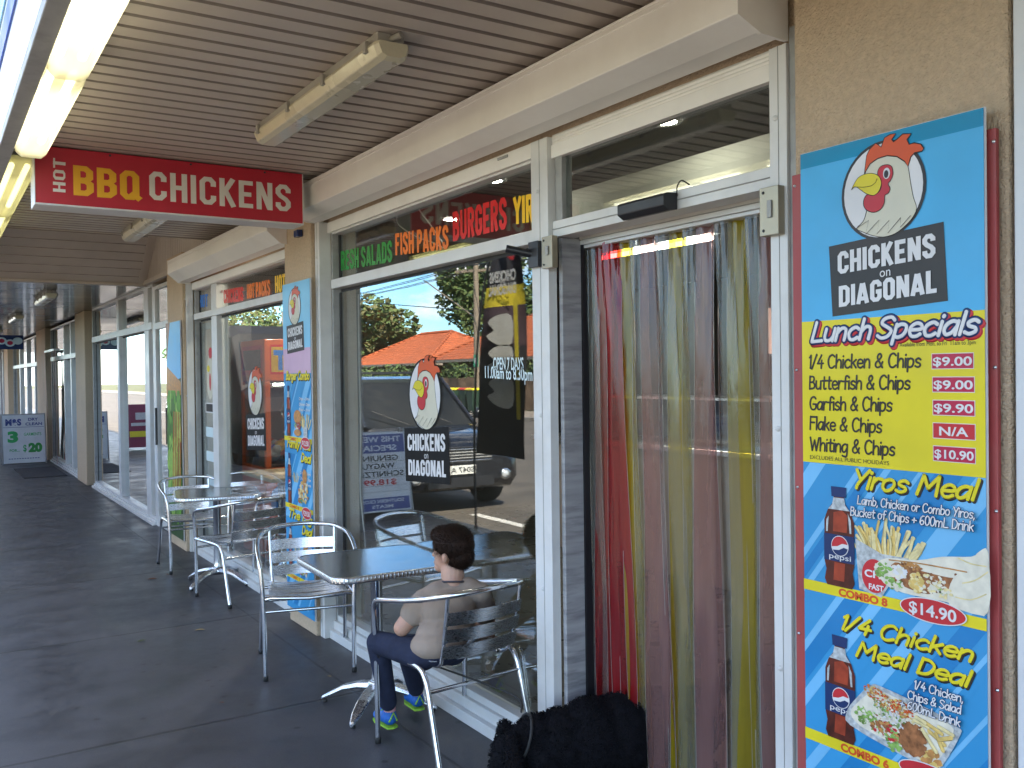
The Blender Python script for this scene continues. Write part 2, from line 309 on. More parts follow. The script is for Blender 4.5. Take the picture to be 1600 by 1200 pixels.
GL = {'L': (.55, '8,100 5,0|5,0 50,3'), 'u': (.52, '5,62 5,20 15,2 32,5 42,25 43,62|43,40 43,0'), 'n': (.52, _n), 'c': (.5, '42,52 28,62 10,50 5,28 14,4 30,0 44,10'),
 'h': (.52, '5,100 5,0|5,35 20,60 36,58 42,40 42,0'), 'S': (.58, '50,85 35,100 12,92 8,70 30,52 48,34 40,8 20,0 3,12'), 'p': (.52, '5,62 5,-30|'+_bowl), 'e': (.5, '6,32 42,34 38,55 22,62 8,50 4,28 14,4 30,0 43,10'),
 'i': (.16, '6,62 6,0|6,86 7,89'), 'a': (.52, _a+'|43,60 43,0'), 'l': (.16, '6,100 6,0'), 's': (.44, '38,52 24,62 8,52 12,36 32,26 36,10 20,0 4,8'), 'k': (.46, '5,100 5,0|38,60 7,30|17,36 40,0'),
 'C': (.62, '52,85 36,100 14,88 4,50 14,10 34,0 54,15'), '&': (.64, '55,0 20,62 20,88 34,100 44,82 32,60 8,36 6,12 22,0 42,12 54,40'), 'B': (.54, '5,100 5,0|5,97 34,95 40,75 30,56 8,52|30,54 46,36 40,8 5,2'),
 't': (.42, '20,92 18,15 26,0 36,4|2,64 38,64'), 'r': (.4, '5,62 5,0|5,35 18,60 36,58'), 'f': (.4, '40,95 26,100 18,80 17,0|2,58 36,58'), 'G': (.64, '52,85 36,100 14,88 4,50 14,10 34,0 52,12 53,42|30,43 56,43'),
 'F': (.52, '6,100 6,0|6,98 48,98|6,55 40,55'), 'W': (.8, '0,100 18,0|18,0 36,80|36,80 52,0|52,0 72,100'), 'g': (.52, _a+'|43,60 42,-20 28,-32 8,-26'), 'Y': (.54, '0,100 24,50|50,100 22,30 18,0'),
 'o': (.52, '22,62 6,50 4,20 18,0 36,8 44,34 36,56 22,62'), 'M': (.8, '5,0 10,100|10,100 36,35|36,35 62,100|62,100 70,0'), 'D': (.6, '6,100 6,0|6,98 30,95 50,70 50,35 34,6 6,2'), 'd': (.52, _a+'|43,100 43,0'),
 'y': (.5, '5,62 22,10|45,62 10,-30'), 'm': (.8, '5,62 5,0|5,35 18,60 32,56 37,38 37,0|37,35 50,60 64,56 69,38 69,0'), 'b': (.52, '5,100 5,0|'+_bowl), 'T': (.56, '26,100 24,0|0,98 52,98'), '1': (.24, '4,82 16,100|16,100 14,0'),
 '/': (.44, '2,-5 38,105'), '4': (.56, '34,100 4,35|4,35 50,36|36,60 35,0'), '6': (.54, '42,92 24,90 8,58 6,22 20,0 38,6 44,26 34,44 18,42 8,28'), '0': (.54, '24,100 8,80 5,35 18,0 36,8 46,40 42,82 24,100'), '+': (.5, '22,60 22,10|2,36 44,36'),
 ',': (.18, '10,6 4,-14'), '.': (.16, '6,2 7,4'), ' ': (.3, '')}
def mtext(mb, fr, body, p0, p1, cap, w, m, lay=1, shear=0.12, jit=0.0):
    tw = sum(GL[c][0] for c in body)-0.08; p0 = Vector(p0[:2]); p1 = Vector(p1[:2]); d = p1-p0; up = Vector((-d.y, d.x)).normalized(); x = 0
    rnd = random.Random(len(body)*7)
    for c in body:
        wd, st = GL[c]; jy = rnd.uniform(-jit, jit)
        if st:
            for s in G(st):
                q = []
                for a, b in s:
                    r = p0+d*((x+a+b*shear)/tw)+up*((b+jy)*cap); q.append((r.x, r.y))
                if len(q) > 2: q = smooth2(q, 4, False)
                stroke(mb, fr, q, w, m, lay)
        x += wd
KG = {'C': (.5, '41,66 41,80 32,91 18,91 9,80 9,20 18,9 32,9 41,20 41,34'), 'H': (.5, '9,0 9,100|41,0 41,100|9,50 41,50'), 'I': (.18, '9,0 9,100'), 'K': (.5, '9,0 9,100|42,100 12,44|19,56 43,0'), 'E': (.46, '44,91 9,91 9,9 44,9|9,50 39,50'),
 'N': (.52, '9,0 9,100|43,0 43,100|11,96 41,4'), 'S': (.5, '41,69 41,80 32,91 18,91 9,80 9,67 17,56 33,45 41,34 41,20 32,9 18,9 9,20 9,32'), 'D': (.5, '@9,9 9,91 30,91 41,80 41,20 30,9'), 'A': (.54, '7,0 25,96|47,0 29,96|13,24 41,24'),
 'G': (.5, '41,68 41,80 32,91 18,91 9,80 9,20 18,9 32,9 41,20 41,46 25,46'), 'O': (.5, '@18,91 9,80 9,20 18,9 32,9 41,20 41,80 32,91'), 'L': (.44, '9,100 9,9 42,9'), 'B': (.5, '9,0 9,100|9,91 30,91 40,81 40,61 31,52 9,52|9,50 31,50 41,40 41,19 31,9 9,9'),
 'Q': (.52, '@18,91 9,80 9,20 18,9 32,9 41,20 41,80 32,91|27,24 52,3'), 'F': (.45, '43,91 9,91 9,0|9,50 38,50'), 'P': (.49, '9,0 9,100|9,91 30,91 40,81 40,57 30,47 9,47'), 'R': (.5, '9,0 9,100|9,91 30,91 40,81 40,59 30,50 9,50|26,50 42,0'),
 'T': (.46, '23,0 23,100|0,91 46,91'), 'U': (.5, '9,100 9,20 18,9 32,9 41,20 41,100'), 'Y': (.5, '4,100 25,46|46,100 25,46|25,48 25,0'), ' ': (.16, '')}
def ktext(mb, fr, body, p0, p1, cap, m, lay=1, th=.19, dv=None, gap=.075):
    tw = sum(KG[c][0]+gap for c in body)-gap; p0 = Vector(p0[:2]); p1 = Vector(p1[:2]); d = p1-p0; up = Vector((-d.y, d.x)).normalized() if dv is None else Vector(dv); x = 0; W = d.length/tw; k = 0
    for c in body:
        wd, st = KG[c]
        for s in (st.split('|') if st else []):
            cl = s[0] == '@'; P = [Vector([float(v)/100 for v in p.split(',')]) for p in s.lstrip('@').split()]; N = len(P); Lf = []; Rt = []
            for i, p in enumerate(P):
                a = P[i-1] if (i or cl) else None; b = P[(i+1) % N] if (i < N-1 or cl) else None
                d1 = (p-a).normalized() if a is not None else (b-p).normalized(); d2 = (b-p).normalized() if b is not None else d1
                n1 = Vector((-d1.y, d1.x)); n2 = Vector((-d2.y, d2.x)); n = (n1+n2).normalized(); n = n/max(.35, n.dot(n1))*th/2; Lf.append(p+n); Rt.append(p-n)
            vs = []
            for q in Lf+Rt:
                r = p0+d*((x+q.x)/tw)+up*(q.y*cap); vs.append(fr.p(r.x, r.y, lay*LAY+k*2e-5))
            fs = []
            for i in range(N if cl else N-1):
                j = (i+1) % N; f = (i, j, N+j, N+i); e = (vs[f[1]]-vs[f[0]]).cross(vs[f[2]]-vs[f[0]]).dot(fr.n); fs.append(f if e > 0 else f[::-1])
            mb.add(vs, fs, m); k += 1
        x += wd+gap
def linetext(mb, fr, body, a, b, cap, w, m, **k): mtext(mb, fr, body, a, b, cap, w, m, **k)
def strct(o, nm=None): o['kind'] = 'structure'; return o
# ================================================================ SETTING
def pavemat():
    m = bpy.data.materials.new('asphalt pavement'); m.use_nodes = True; t = m.node_tree; b = t.nodes['Principled BSDF']; n = t.nodes.new; l = t.links.new
    tc = n('ShaderNodeTexCoord'); sp = n('ShaderNodeSeparateXYZ'); l(tc.outputs['Object'], sp.inputs[0])
    def noise(s, d=6, r=0.6):
        q = n('ShaderNodeTexNoise'); q.inputs['Scale'].default_value = s; q.inputs['Detail'].default_value = d; q.inputs['Roughness'].default_value = r; l(tc.outputs['Object'], q.inputs['Vector']); return q.outputs[0]
    def math_(op, a, c=None, v=None, clampv=False):
        q = n('ShaderNodeMath'); q.operation = op; q.use_clamp = clampv; l(a, q.inputs[0])
        if c is not None: l(c, q.inputs[1])
        if v is not None: q.inputs[1].default_value = v
        return q.outputs[0]
    def mr(a, i0, i1, o0, o1):
        q = n('ShaderNodeMapRange'); l(a, q.inputs[0]); q.inputs[1].default_value = i0; q.inputs[2].default_value = i1; q.inputs[3].default_value = o0; q.inputs[4].default_value = o1; return q.outputs[0]
    def line(coord, per, off, w):
        wob = math_('MULTIPLY', math_('SUBTRACT', noise(14, 3), v=0.5), v=0.012)
        a = math_('ADD', math_('ADD', coord, v=-off+per*50), wob); f = math_('MODULO', a, v=per); d = math_('ABSOLUTE', math_('SUBTRACT', f, v=per/2)); return mr(d, per/2-w, per/2-w*0.35, 0, 1)
    j = math_('MAXIMUM', line(sp.outputs[1], 1.83, 0.72, 0.017), math_('MULTIPLY', line(sp.outputs[0], 1.9, 1.83, 0.011), v=0.8))
    big = noise(0.9, 7, 0.62); fine = noise(170, 3); blot = noise(2.6, 8, 0.7)
    vo = n('ShaderNodeTexVoronoi'); vo.inputs['Scale'].default_value = 5.0; l(tc.outputs['Object'], vo.inputs['Vector'])
    spot = mr(math_('ADD', vo.outputs[0], math_('MULTIPLY', noise(22, 3), v=0.10)), 0.15, 0.10, 0, 1)
    val = math_('MULTIPLY', mr(big, 0.3, 0.7, 0.76, 1.22), mr(fine, 0.3, 0.7, 0.62, 1.38))
    val = math_('MULTIPLY', val, mr(blot, 0.35, 0.62, 0.66, 1.2)); val = math_('MULTIPLY', val, mr(j, 0, 1, 1, 0.35)); val = math_('MULTIPLY', val, mr(spot, 0, 1, 1, 0.25))
    vm = n('ShaderNodeVectorMath'); vm.operation = 'SCALE'; vm.inputs[0].default_value = (0.049, 0.048, 0.054); l(val, vm.inputs['Scale']); l(vm.outputs[0], b.inputs['Base Color'])
    l(mr(blot, 0.35, 0.65, 0.34, 0.60), b.inputs['Roughness'])
    h = math_('ADD', math_('MULTIPLY', fine, v=0.35), math_('MULTIPLY', j, v=-1.0)); bp = n('ShaderNodeBump'); bp.inputs['Strength'].default_value = 0.35; bp.inputs['Distance'].default_value = 0.004; l(h, bp.inputs['Height']); l(bp.outputs[0], b.inputs['Normal'])
    return m
PAVE = pavemat()
ROADM = mat('road asphalt', (0.13, 0.112, 0.092), 0.85, var=0.2, vs=1.5, bump=0.4, bs=120, dirt=(0.05, 0.045, 0.04), dirt_s=0.6, dirt_a=0.5)
CONC = mat('concrete kerb', (0.30, 0.27, 0.23), 0.8, var=0.15, vs=4); GRASS = mat('dry verge grass', (0.10, 0.10, 0.04), 0.9, var=0.4, vs=5, bump=0.5, bs=60)
def S(name, mb, **k): o = mb.build(name, **k); o['kind'] = 'structure'; return o
def noisy_sheet(x0, x1, y0, y1, z, m): return MB().add([(x0, y0, z), (x1, y0, z), (x1, y1, z), (x0, y1, z)], [(0, 1, 2, 3)], m)
S('pavement', noisy_sheet(-0.45, 2.32, -14, 60, 0, PAVE))
S('ground', noisy_sheet(-250, 250, -200, 300, -0.16, GRASS))
S('road', noisy_sheet(-14.4, -0.6, -120, 200, -0.13, ROADM))
S('kerb', MB().box(-0.6, -0.45, -120, 200, -0.3, 0.0, CONC), bev=0.02)
S('opposite_kerb', MB().box(-14.55, -14.4, -120, 200, -0.3, 0.0, CONC), bev=0.02)
S('opposite_footpath', noisy_sheet(-17.6, -14.55, -120, 200, -0.004, mat('pale footpath', (0.30, 0.25, 0.2), 0.85, var=0.12, vs=1)))
pl = MB()
pl.add([(-1.46, -20, -0.126), (-1.33, -20, -0.126), (-1.33, 9.9, -0.126), (-1.46, 9.9, -0.126)], [(0, 1, 2, 3)], mat('road paint', (0.75, 0.72, 0.65), 0.6, var=0.1, vs=12))
for y in range(-6, 60, 6): pl.add([(-6.05, y, -0.126), (-5.9, y, -0.126), (-5.9, y+3, -0.126), (-6.05, y+3, -0.126)], [(0, 1, 2, 3)], MATS['road paint'])
S('painted_road_lines', pl)
mat('door mat pile', (0.038, 0.036, 0.04), 0.95, bump=0.6, bs=200)
tag(MB().box(1.35, 2.0, 17.0, 18.9, 0.001, 0.012, MATS['door mat pile']).build('door_mat'), 'small dark mat beside the white dry cleaning board', 'door mat')
# ---------------------------------------------------------------- the chicken shop (shell)
shop = thing('chicken_shop', 'rendered takeaway shop with white framed glazing, door and two wide shopfront windows', 'shop', (2.1, 5, 0))
def pillar(y0, y1, x, z1=2.79, z0=0, name='pillar', parent=shop, m=RENDER):
    return MB().box(x, x+0.3, y0, y1, z0, z1, m).build(name, parent, bev=0.008)
pillar(1.118, 1.712, 2.03, 3.2); pillar(5.462, 5.955, 2.03, 2.79); pillar(8.83, 9.45, 2.03, 2.79)
w = MB(); w.box(2.12, 2.33, 1.712, 5.462, 2.56, 4.6, RENDER); w.box(2.12, 2.33, 5.955, 8.83, 2.56, 4.6, RENDER); w.box(2.33, 8, 1.2, 1.34, 0, 4.6, RENDER); w.box(2.331, 8, 9.3, 9.44, 0, 4.6, RENDER)
w.box(7.9, 8.04, 1.34, 9.3, 0, 4.6, RENDER); w.box(2.1, 8.2, 1.1, 9.46, 4.6, 4.75, RENDER)
w.build('wall', shop)
# right neighbour: white riveted panel
nb = thing('neighbouring_shop', 'white riveted metal panel wall right of the menu board pillar', 'shop', (2.1, 0.5, 0))
pn = MB()
PANEL = mat('white panel', (0.62, 0.63, 0.64), 0.4, var=0.05, vs=2, dirt=(0.4, 0.39, 0.37), dirt_s=3, dirt_a=0.3)
pn.box(2.02, 2.3, -2.5, 1.104, 0, 3.2, PANEL); pn.build('panel', nb, bev=0.004)
for z in (0.35, 0.95, 1.55, 2.15, 2.55): MB().lathe([(0.0, -0.008), (0.006, -0.007), (0.011, -0.003), (0.012, 0.0)], (2.018, 1.065, z), PANEL, 12, 'X').build('rivet', nb)
bw = MB(); bw.box(2.05, 2.35, -14, -2.5, 0, 4.6, RENDER); bw.box(2.301, 2.5, -2.5, 1.1, 0, 4.6, RENDER); bw.build('wall', nb)
MB().add([(2.105, 1.104, 0), (2.105, 1.118, 0), (2.105, 1.118, 2.8), (2.105, 1.104, 2.8)], [(0, 3, 2, 1)], DARK).build('joint_gap', nb)
# ---- shutter boxes
def shutter(y0, y1, x, zt, zc, zb, name_lbl, base):
    sh = MB(); prof = [(x, zt), (x, zc), (x+0.09, zb+0.005), (x+0.17, zb), (x+0.17, zb+0.012), (x+0.098, zb+0.018), (x+0.012, zc+0.01), (x+0.012, zt)]
    sh.extr([(a, y0+0.012, b) for a, b in prof], (0, y1-y0-0.024, 0), WHITE)
    sh.box(x-0.004, x+0.002, y0+0.012, y1-0.012, zt-0.022, zt-0.012, WHITE)
    sh.box(x, x+0.22, y0+0.012, y1-0.012, zt, zt+0.01, WHITE)
    o = sh.build('shutter_box', base, bev=0.003)
    for yy in (y0, y1-0.012):
        e = MB(); e.extr([(a, yy, b) for a, b in [(x-0.003, zt+0.012), (x-0.003, zc-0.003), (x+0.09, zb-0.002), (x+0.2, zb-0.004), (x+0.2, zt+0.012)]], (0, 0.012, 0), WHITE); e.build('end_cap', o, bev=0.002)
    return o
sb1 = shutter(1.79, 5.43, 1.90, 2.745, 2.603, 2.565, '', shop)
sb2 = shutter(5.90, 8.80, 1.90, 2.685, 2.575, 2.495, '', shop)
# shutter curtain bottoms (part of the roller rolled up) and guide rails
cu = MB()
for i in range(3): cu.lathe([(0.0, 1.86), (0.013, 1.86), (0.013, 2.985), (0.0, 2.985)], (2.125, 0, 2.556-0.012*i-0.002), WHITE, 8, 'Y')
cu.box(2.108, 2.135, 1.86, 2.985, 2.470, 2.522, WHITE); cu.build('shutter_curtain', sb1, bev=0.002)
cu = MB(); cu.box(2.108, 2.135, 3.105, 5.385, 2.500, 2.562, WHITE); cu.box(2.102, 2.11, 3.3, 3.38, 2.54, 2.552, GREYFR); cu.build('shutter_curtain', sb1, bev=0.002)
cu = MB(); cu.box(2.112, 2.135, 5.955, 8.80, 2.435, 2.50, WHITE); cu.build('shutter_curtain', sb2, bev=0.002)
def rail(y0, y1, x0, x1, z1, base=shop, z0=0.0):
    r = MB(); r.box(x0, x1, y0, y1, z0, z1, WHITE if False else ALU); 
    g = (y1-y0)
    r.box(x0-0.002, x0+0.001, y0+g*0.46, y0+g*0.49, z0, z1, GREYFR)
    o = r.build('guide_rail', base, bev=0.003)
    b = MB()
    for z in (0.75, 1.45, 2.35): MB().lathe([(0.0, -0.006), (0.006, -0.005), (0.009, 0)], (x0-0.001, (y0+y1)/2+0.01, z), ALU, 10, 'X').build('screw_cap', o)
    return o
rail(1.79, 1.853, 2.09, 2.14, 2.555); rail(2.985, 3.102, 2.09, 2.13, 2.555); rail(5.385, 5.458, 2.055, 2.13, 2.565); rail(8.80, 8.828, 2.06, 2.12, 2.5); 
MB().box(2.10, 2.14, 1.714, 1.789, 0, 2.6, GREYFR).build('side_channel', shop, bev=0.003)
LOCKM = mat('aged brass grey', (0.36, 0.32, 0.24), 0.4, 0.6, var=0.15)
for (y, z0, z1, x) in ((1.875, 2.01, 2.15, 2.075), (2.99, 2.03, 2.155, 2.07)):
    lk = MB(); lk.box(x-0.012, x+0.016, y-0.075, y-0.005, z0, z1, LOCKM); lk.box(x-0.018, x-0.0125, y-0.053, y-0.037, z0+0.05, z1-0.04, GREYFR)
    for q in (z0+0.015, z1-0.015): lk.lathe([(0, -0.003), (0.004, -0.003), (0.005, 0)], (x-0.0125, y-0.02, q), BLACK, 8, 'X')
    lk.build('shutter_lock', shop, bev=0.003)
lk = MB(); lk.tube([(2.09, 3.08, 2.10), (1.99, 3.14, 2.125)], 0.016, BLACK, 12); lk.box(2.07, 2.089, 3.03, 3.1, 2.045, 2.15, BLACK); lk.build('shutter_key_barrel', shop, bev=0.002)
# ---- main shop window
def window(name, lab, y0, y1, x, zs, zt, zh, mull=(), parent=shop, gm=GLASS, fw=0.05, trans=(2.155, 2.21), fm=None, sill=True):
    fm = fm or ALU
    f = MB(); f.box(x, x+0.07, y0, y0+fw*0.5, zs, zh, fm); f.box(x, x+0.07, y1-fw*0.5, y1, zs, zh, GREYFR); f.box(x, x+0.07, y0+fw*0.5, y1-fw*.5, zh-0.03, zh, fm)
    f.box(x-0.012, x+0.07, y0+fw*0.5, y1-fw*.5, trans[0], trans[1], fm); f.box(x, x+0.07, y0+fw*0.5, y1-fw*.5, zs, zs+0.035, fm)
    f.box(x+0.045, x+0.06, y0+fw*0.5, y1-fw, trans[0]-0.02, trans[0]-0.001, RUBBER)
    f.box(x+0.04, x+0.055, y1-fw*.5-0.02, y1-fw*.5-0.001, zs+0.036, trans[0]-0.021, RUBBER); f.box(x+0.04, x+0.055, y1-fw*.5-0.02, y1-fw*.5-0.001, trans[1]+0.001, zh-0.031, RUBBER)
    for a, b in mull: f.box(x-0.004, x+0.07, a, b, zs+0.036, trans[0]-0.001, fm); f.box(x-0.004, x+0.07, a, b, trans[1]+0.001, zh-0.031, fm)
    if sill:
        f.box(x-0.045, x+0.08, y0, y1, 0.0, min(.052, zs*.5), fm); f.box(x-0.018, x+0.075, y0, y1, min(.052, zs*.5)+.001, zs-0.001, fm)
    o = f.build('window', parent, bev=0.003)
    if lab: o['label'] = lab
    for z0, z1 in ((zs+0.03, trans[0]), (trans[1], zh-0.025)):
        MB().box(x+0.046, x+0.051, y0+0.01, y1-0.02, z0, z1, gm).build('glass_pane', o)
    return o
win1 = window('w', 'wide main window with the rooster sticker and opening hours', 3.103, 5.384, 2.13, 0.105, 2.155, 2.52)
win2 = window('w', 'second window left of the narrow pillar', 5.957, 8.80, 2.13, 0.105, 2.155, 2.46, mull=[(8.02, 8.19)])
# door frame
df = MB(); df.box(2.11, 2.20, 1.853, 2.98, 2.157, 2.220, ALU); df.box(2.104, 2.111, 1.853, 2.98, 2.186, 2.189, GREYFR); df.box(2.205, 2.32, 1.853, 2.96, 2.172, 2.20, GREYFR); df.box(2.225, 2.30, 1.853, 2.96, 2.132, 2.17, ALU)
df.box(2.219, 2.2245, 1.853, 2.96, 2.148, 2.151, GREYFR)
df.box(2.12, 2.17, 2.93, 2.975, 2.222, 2.50, GREYFR); df.box(2.12, 2.17, 1.853, 2.929, 2.475, 2.50, ALU)
dfo = df.build('door_frame', shop, bev=0.003)
MB().box(2.135, 2.228, 2.955, 2.978, 0.0, 2.156, JAMB).build('door_jamb', dfo, bev=0.002)
MB().box(2.229, 2.33, 2.948, 2.978, 0.0, 2.156, BLACK).build('door_seal', dfo)
MB().box(2.135, 2.42, 1.80, 1.85, 0.0, 2.156, JAMB).build('door_jamb', dfo, bev=0.002)
MB().box(2.14, 2.145, 1.855, 2.929, 2.221, 2.474, GLASS).build('transom_glass', dfo)
MB().box(2.1, 2.45, 1.853, 2.955, 0.0, 0.02, GREYFR).build('threshold', dfo, bev=0.003)
sn = MB(); sn.extr([(2.105, 2.262, 2.155), (2.07, 2.262, 2.150), (2.045, 2.262, 2.165), (2.045, 2.262, 2.20), (2.06, 2.262, 2.208), (2.105, 2.262, 2.210)], (0, 0.236, 0), BLACK)
sno = tag(sn.build('door_sensor', bev=0.004, org=(2.1, 2.38, 2.155)), 'long black automatic sensor box fixed above the strip curtain doorway', 'sensor')
cb = MB(); cb.tube(cr_curve([(2.105, 2.262, 2.20), (2.09, 2.245, 2.225), (2.10, 2.235, 2.245), (2.135, 2.235, 2.235)], 5), 0.0025, BLACK, 6); cb.build('cable', sno)
# interior shell
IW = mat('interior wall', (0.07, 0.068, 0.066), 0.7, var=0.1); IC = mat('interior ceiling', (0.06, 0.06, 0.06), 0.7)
def tile():
    m = mat('floor tiles', (0.26, 0.24, 0.21), 0.3); t = m.node_tree; b = t.nodes['Principled BSDF']; n = t.nodes.new
    br = n('ShaderNodeTexBrick'); br.offset = 0; br.inputs['Scale'].default_value = 1; br.inputs['Brick Width'].default_value = 0.4; br.inputs['Row Height'].default_value = 0.4; br.inputs['Mortar Size'].default_value = 0.006
    br.inputs['Color1'].default_value = (0.10, 0.105, 0.095, 1); br.inputs['Color2'].default_value = (0.09, 0.094, 0.085, 1); br.inputs['Mortar'].default_value = (0.06, 0.06, 0.06, 1)
    c = n('ShaderNodeTexCoord'); t.links.new(c.outputs['Object'], br.inputs['Vector']); t.links.new(br.outputs[0], b.inputs['Base Color']); return m
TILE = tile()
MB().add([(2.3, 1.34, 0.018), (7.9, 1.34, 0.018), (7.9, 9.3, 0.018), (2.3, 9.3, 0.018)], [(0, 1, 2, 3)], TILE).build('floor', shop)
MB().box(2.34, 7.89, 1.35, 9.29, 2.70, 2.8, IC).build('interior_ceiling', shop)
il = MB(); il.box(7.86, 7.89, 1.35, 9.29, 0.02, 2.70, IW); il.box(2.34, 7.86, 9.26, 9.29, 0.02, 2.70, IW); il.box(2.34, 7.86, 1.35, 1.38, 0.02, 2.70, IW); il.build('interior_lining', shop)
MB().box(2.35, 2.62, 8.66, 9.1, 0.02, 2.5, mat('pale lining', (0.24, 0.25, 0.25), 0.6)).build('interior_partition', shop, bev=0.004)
MB().box(3.0, 3.04, 1.39, 4.35, 2.43, 2.613, mat('pale bulkhead paint', (.62, .66, .60), .5)).build('interior_bulkhead', shop)
# ---------------------------------------------------------------- awning
aw = thing('awning', 'long cantilevered street awning lined with grooved cream soffit boards', 'awning', (1.2, 4, 2.78))
prof = [(0, 0), (0.078, 0), (0.083, 0.006), (0.083, 0.016), (0.094, 0.016), (0.094, 0.003), (0.099, 0.0)]
per = 0.11
def soffit(x0, x1, y0, y1, z, name):
    mb = MB(); n = int((y1-y0)/per)
    pts = []
    for i in range(n):
        y = y0+i*per
        pts += [(y, z, 0), (y+0.080, z, 0), (y+0.083, z+0.010, 1), (y+0.104, z+0.010, 1), (y+0.107, z, 0)]
    for i in range(len(pts)-1):
        (ya, za, ma), (yb, zb, mb_) = pts[i], pts[i+1]
        mb.add([(x0, ya, za), (x0, yb, zb), (x1, yb, zb), (x1, ya, za)], [(0, 1, 2, 3)], SOFGROOVE if (ma or mb_) else SOFFIT)
    return mb.build(name, aw)
soffit(0.36, 2.12, -13.8, 7.9, 2.78, 'soffit')
def fillroofm(t):
    n = t.nodes.new; tl = n('ShaderNodeBsdfTranslucent'); tl.inputs[0].default_value = (.55, .52, .46, 1); d = n('ShaderNodeBsdfDiffuse'); d.inputs[0].default_value = (.6, .58, .52, 1); x = n('ShaderNodeMixShader'); x.inputs[0].default_value = .6; t.links.new(tl.outputs[0], x.inputs[1]); t.links.new(d.outputs[0], x.inputs[2]); return x.outputs[0]
shadermat('added fill roof', fillroofm)
# framing, fascia
FASC = mat('white fascia', (0.82, 0.84, 0.86), 0.3, coat=0.3, var=0.03); FBLUE = mat('fascia blue band', (0.02, 0.08, 0.42), 0.4)
fa = MB(); fa.box(0.30, 0.33, -13.9, 40, 2.70, 3.5, FASC); fa.build('fascia', aw, bev=0.003)
fb = MB(); fb.box(0.292, 0.2995, -13.9, 40, 2.96, 3.06, FBLUE); fb.box(0.293, 0.2985, -13.9, 40, 3.12, 3.5, mat('fascia pale blue', (0.3, 0.6, 0.8), 0.4)); fb.build('fascia_band', aw)
eb = MB(); eb.box(0.30, 0.36, -13.9, 40, 2.66, 2.698, GREYFR); eb.build('edge_channel', aw, bev=0.004)
rf = MB(); rf.box(0.331, 2.118, -13.9, 7.9, 2.86, 2.9, SOFFIT);  rf.box(0.331, 2.118, 7.885, 7.9, 2.775, 3.46, SOFFIT); rf.box(0.331, 2.118, -13.9, -13.85, 2.75, 3.46, SOFFIT)
rf.build('awning_roof', aw)
MB().box(0.331, 2.118, 7.9, 10.9, 3.462, 3.466, MATS['added fill roof']).build('added_fill_roof', aw)  # unseen bay roof, made translucent to let light onto the bulkhead
# raking bulkhead
bk = MB(); A = Vector((0, 10.82, 2.665)); B = Vector((0, 9.75, 3.46)); d = (B-A); Lb = d.length; d.normalize(); nrm = Vector((0, -d.z, d.y)); step = 0.125; s = 0
if nrm.y > 0: nrm = -nrm
while s < Lb:
    e = min(s+step-0.012, Lb)
    for (a, b, h, m) in ((s, e, 0.0, SOFFIT), (e, min(s+step, Lb), -0.02, SOFGROOVE)):
        pa = A+d*a+nrm*h; pb = A+d*b+nrm*h; bk.add([(0.36, pa.y, pa.z), (2.02, pa.y, pa.z), (2.02, pb.y, pb.z), (0.36, pb.y, pb.z)], [(0, 1, 2, 3)], m)
    pa = A+d*e; pb = A+d*e-nrm*0.02; bk.add([(0.36, pa.y, pa.z), (2.02, pa.y, pa.z), (2.02, pb.y, pb.z), (0.36, pb.y, pb.z)], [(0, 1, 2, 3)], SOFGROOVE)
    s += step
bk.obox((2.06, (A.y+B.y)/2, (A.z+B.z)/2), (0.045, 0, 0), d*Lb/2, nrm*0.012, SOFFIT)
bk.box(0.36, 2.1, 10.80, 10.9, 2.645, 2.672, SOFFIT); bk.build('raking_bulkhead', aw)
# ribbed wall lining above the corner shop
rb = MB(); y = 7.92
while y < 10.9:
    zz = 3.46 if y < 9.75 else 3.46-(y-9.75)*0.743
    rb.box(2.095, 2.12, y, y+0.055, 2.70, zz, SOFFIT); rb.box(2.108, 2.12, y+0.0551, y+0.0749, 2.70, zz, SOFGROOVE); y += 0.075
rb.box(2.07, 2.12, 7.92, 10.9, 2.655, 2.699, SOFFIT); rb.build('ribbed_lining', aw)
# low glossy ceiling beyond
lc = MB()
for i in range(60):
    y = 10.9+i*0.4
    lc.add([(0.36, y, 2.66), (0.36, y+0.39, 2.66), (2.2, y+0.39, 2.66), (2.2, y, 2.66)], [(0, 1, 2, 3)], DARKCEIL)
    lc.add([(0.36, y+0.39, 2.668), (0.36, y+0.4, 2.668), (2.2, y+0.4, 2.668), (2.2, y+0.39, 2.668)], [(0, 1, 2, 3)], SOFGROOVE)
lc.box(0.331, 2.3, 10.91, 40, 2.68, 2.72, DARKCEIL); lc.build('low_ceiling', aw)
# ---------------------------------------------------------------- far shops
cs = thing('corner_shop', 'second shop along with tall glazing and a salad leaf poster on its pillar', 'shop', (2.15, 12, 0))
window('w', None, 10.62, 14.95, 2.13, 0.06, 2.15, 2.66, mull=[(10.86, 11.10), (12.72, 12.86)], parent=cs, gm=GLASS2, trans=(2.16, 2.24), fw=0.08)
dr = MB(); dr.box(2.13, 2.19, 9.46, 9.52, 0, 2.62, ALU); dr.box(2.13, 2.19, 10.52, 10.62, 0, 2.62, ALU); dr.box(2.13, 2.19, 9.52, 10.52, 2.15, 2.22, ALU); dr.box(2.13, 2.19, 9.52, 10.52, 2.58, 2.62, ALU)
dro = dr.build('door', cs, bev=0.003); MB().box(2.155, 2.16, 9.52, 10.52, 0.12, 2.15, GLASS2).build('glass_pane', dro); MB().box(2.155, 2.16, 9.52, 10.52, 2.22, 2.58, GLASS2).build('glass_pane', dro)
hd = MB(); hd.tube([(2.10, 10.4, 0.9), (2.10, 10.4, 1.3)], 0.013, BLACK); hd.build('handle', dro); MB().box(2.135, 2.185, 9.52, 10.52, 0.01, 0.119, ALU).build('kick_rail', dro)
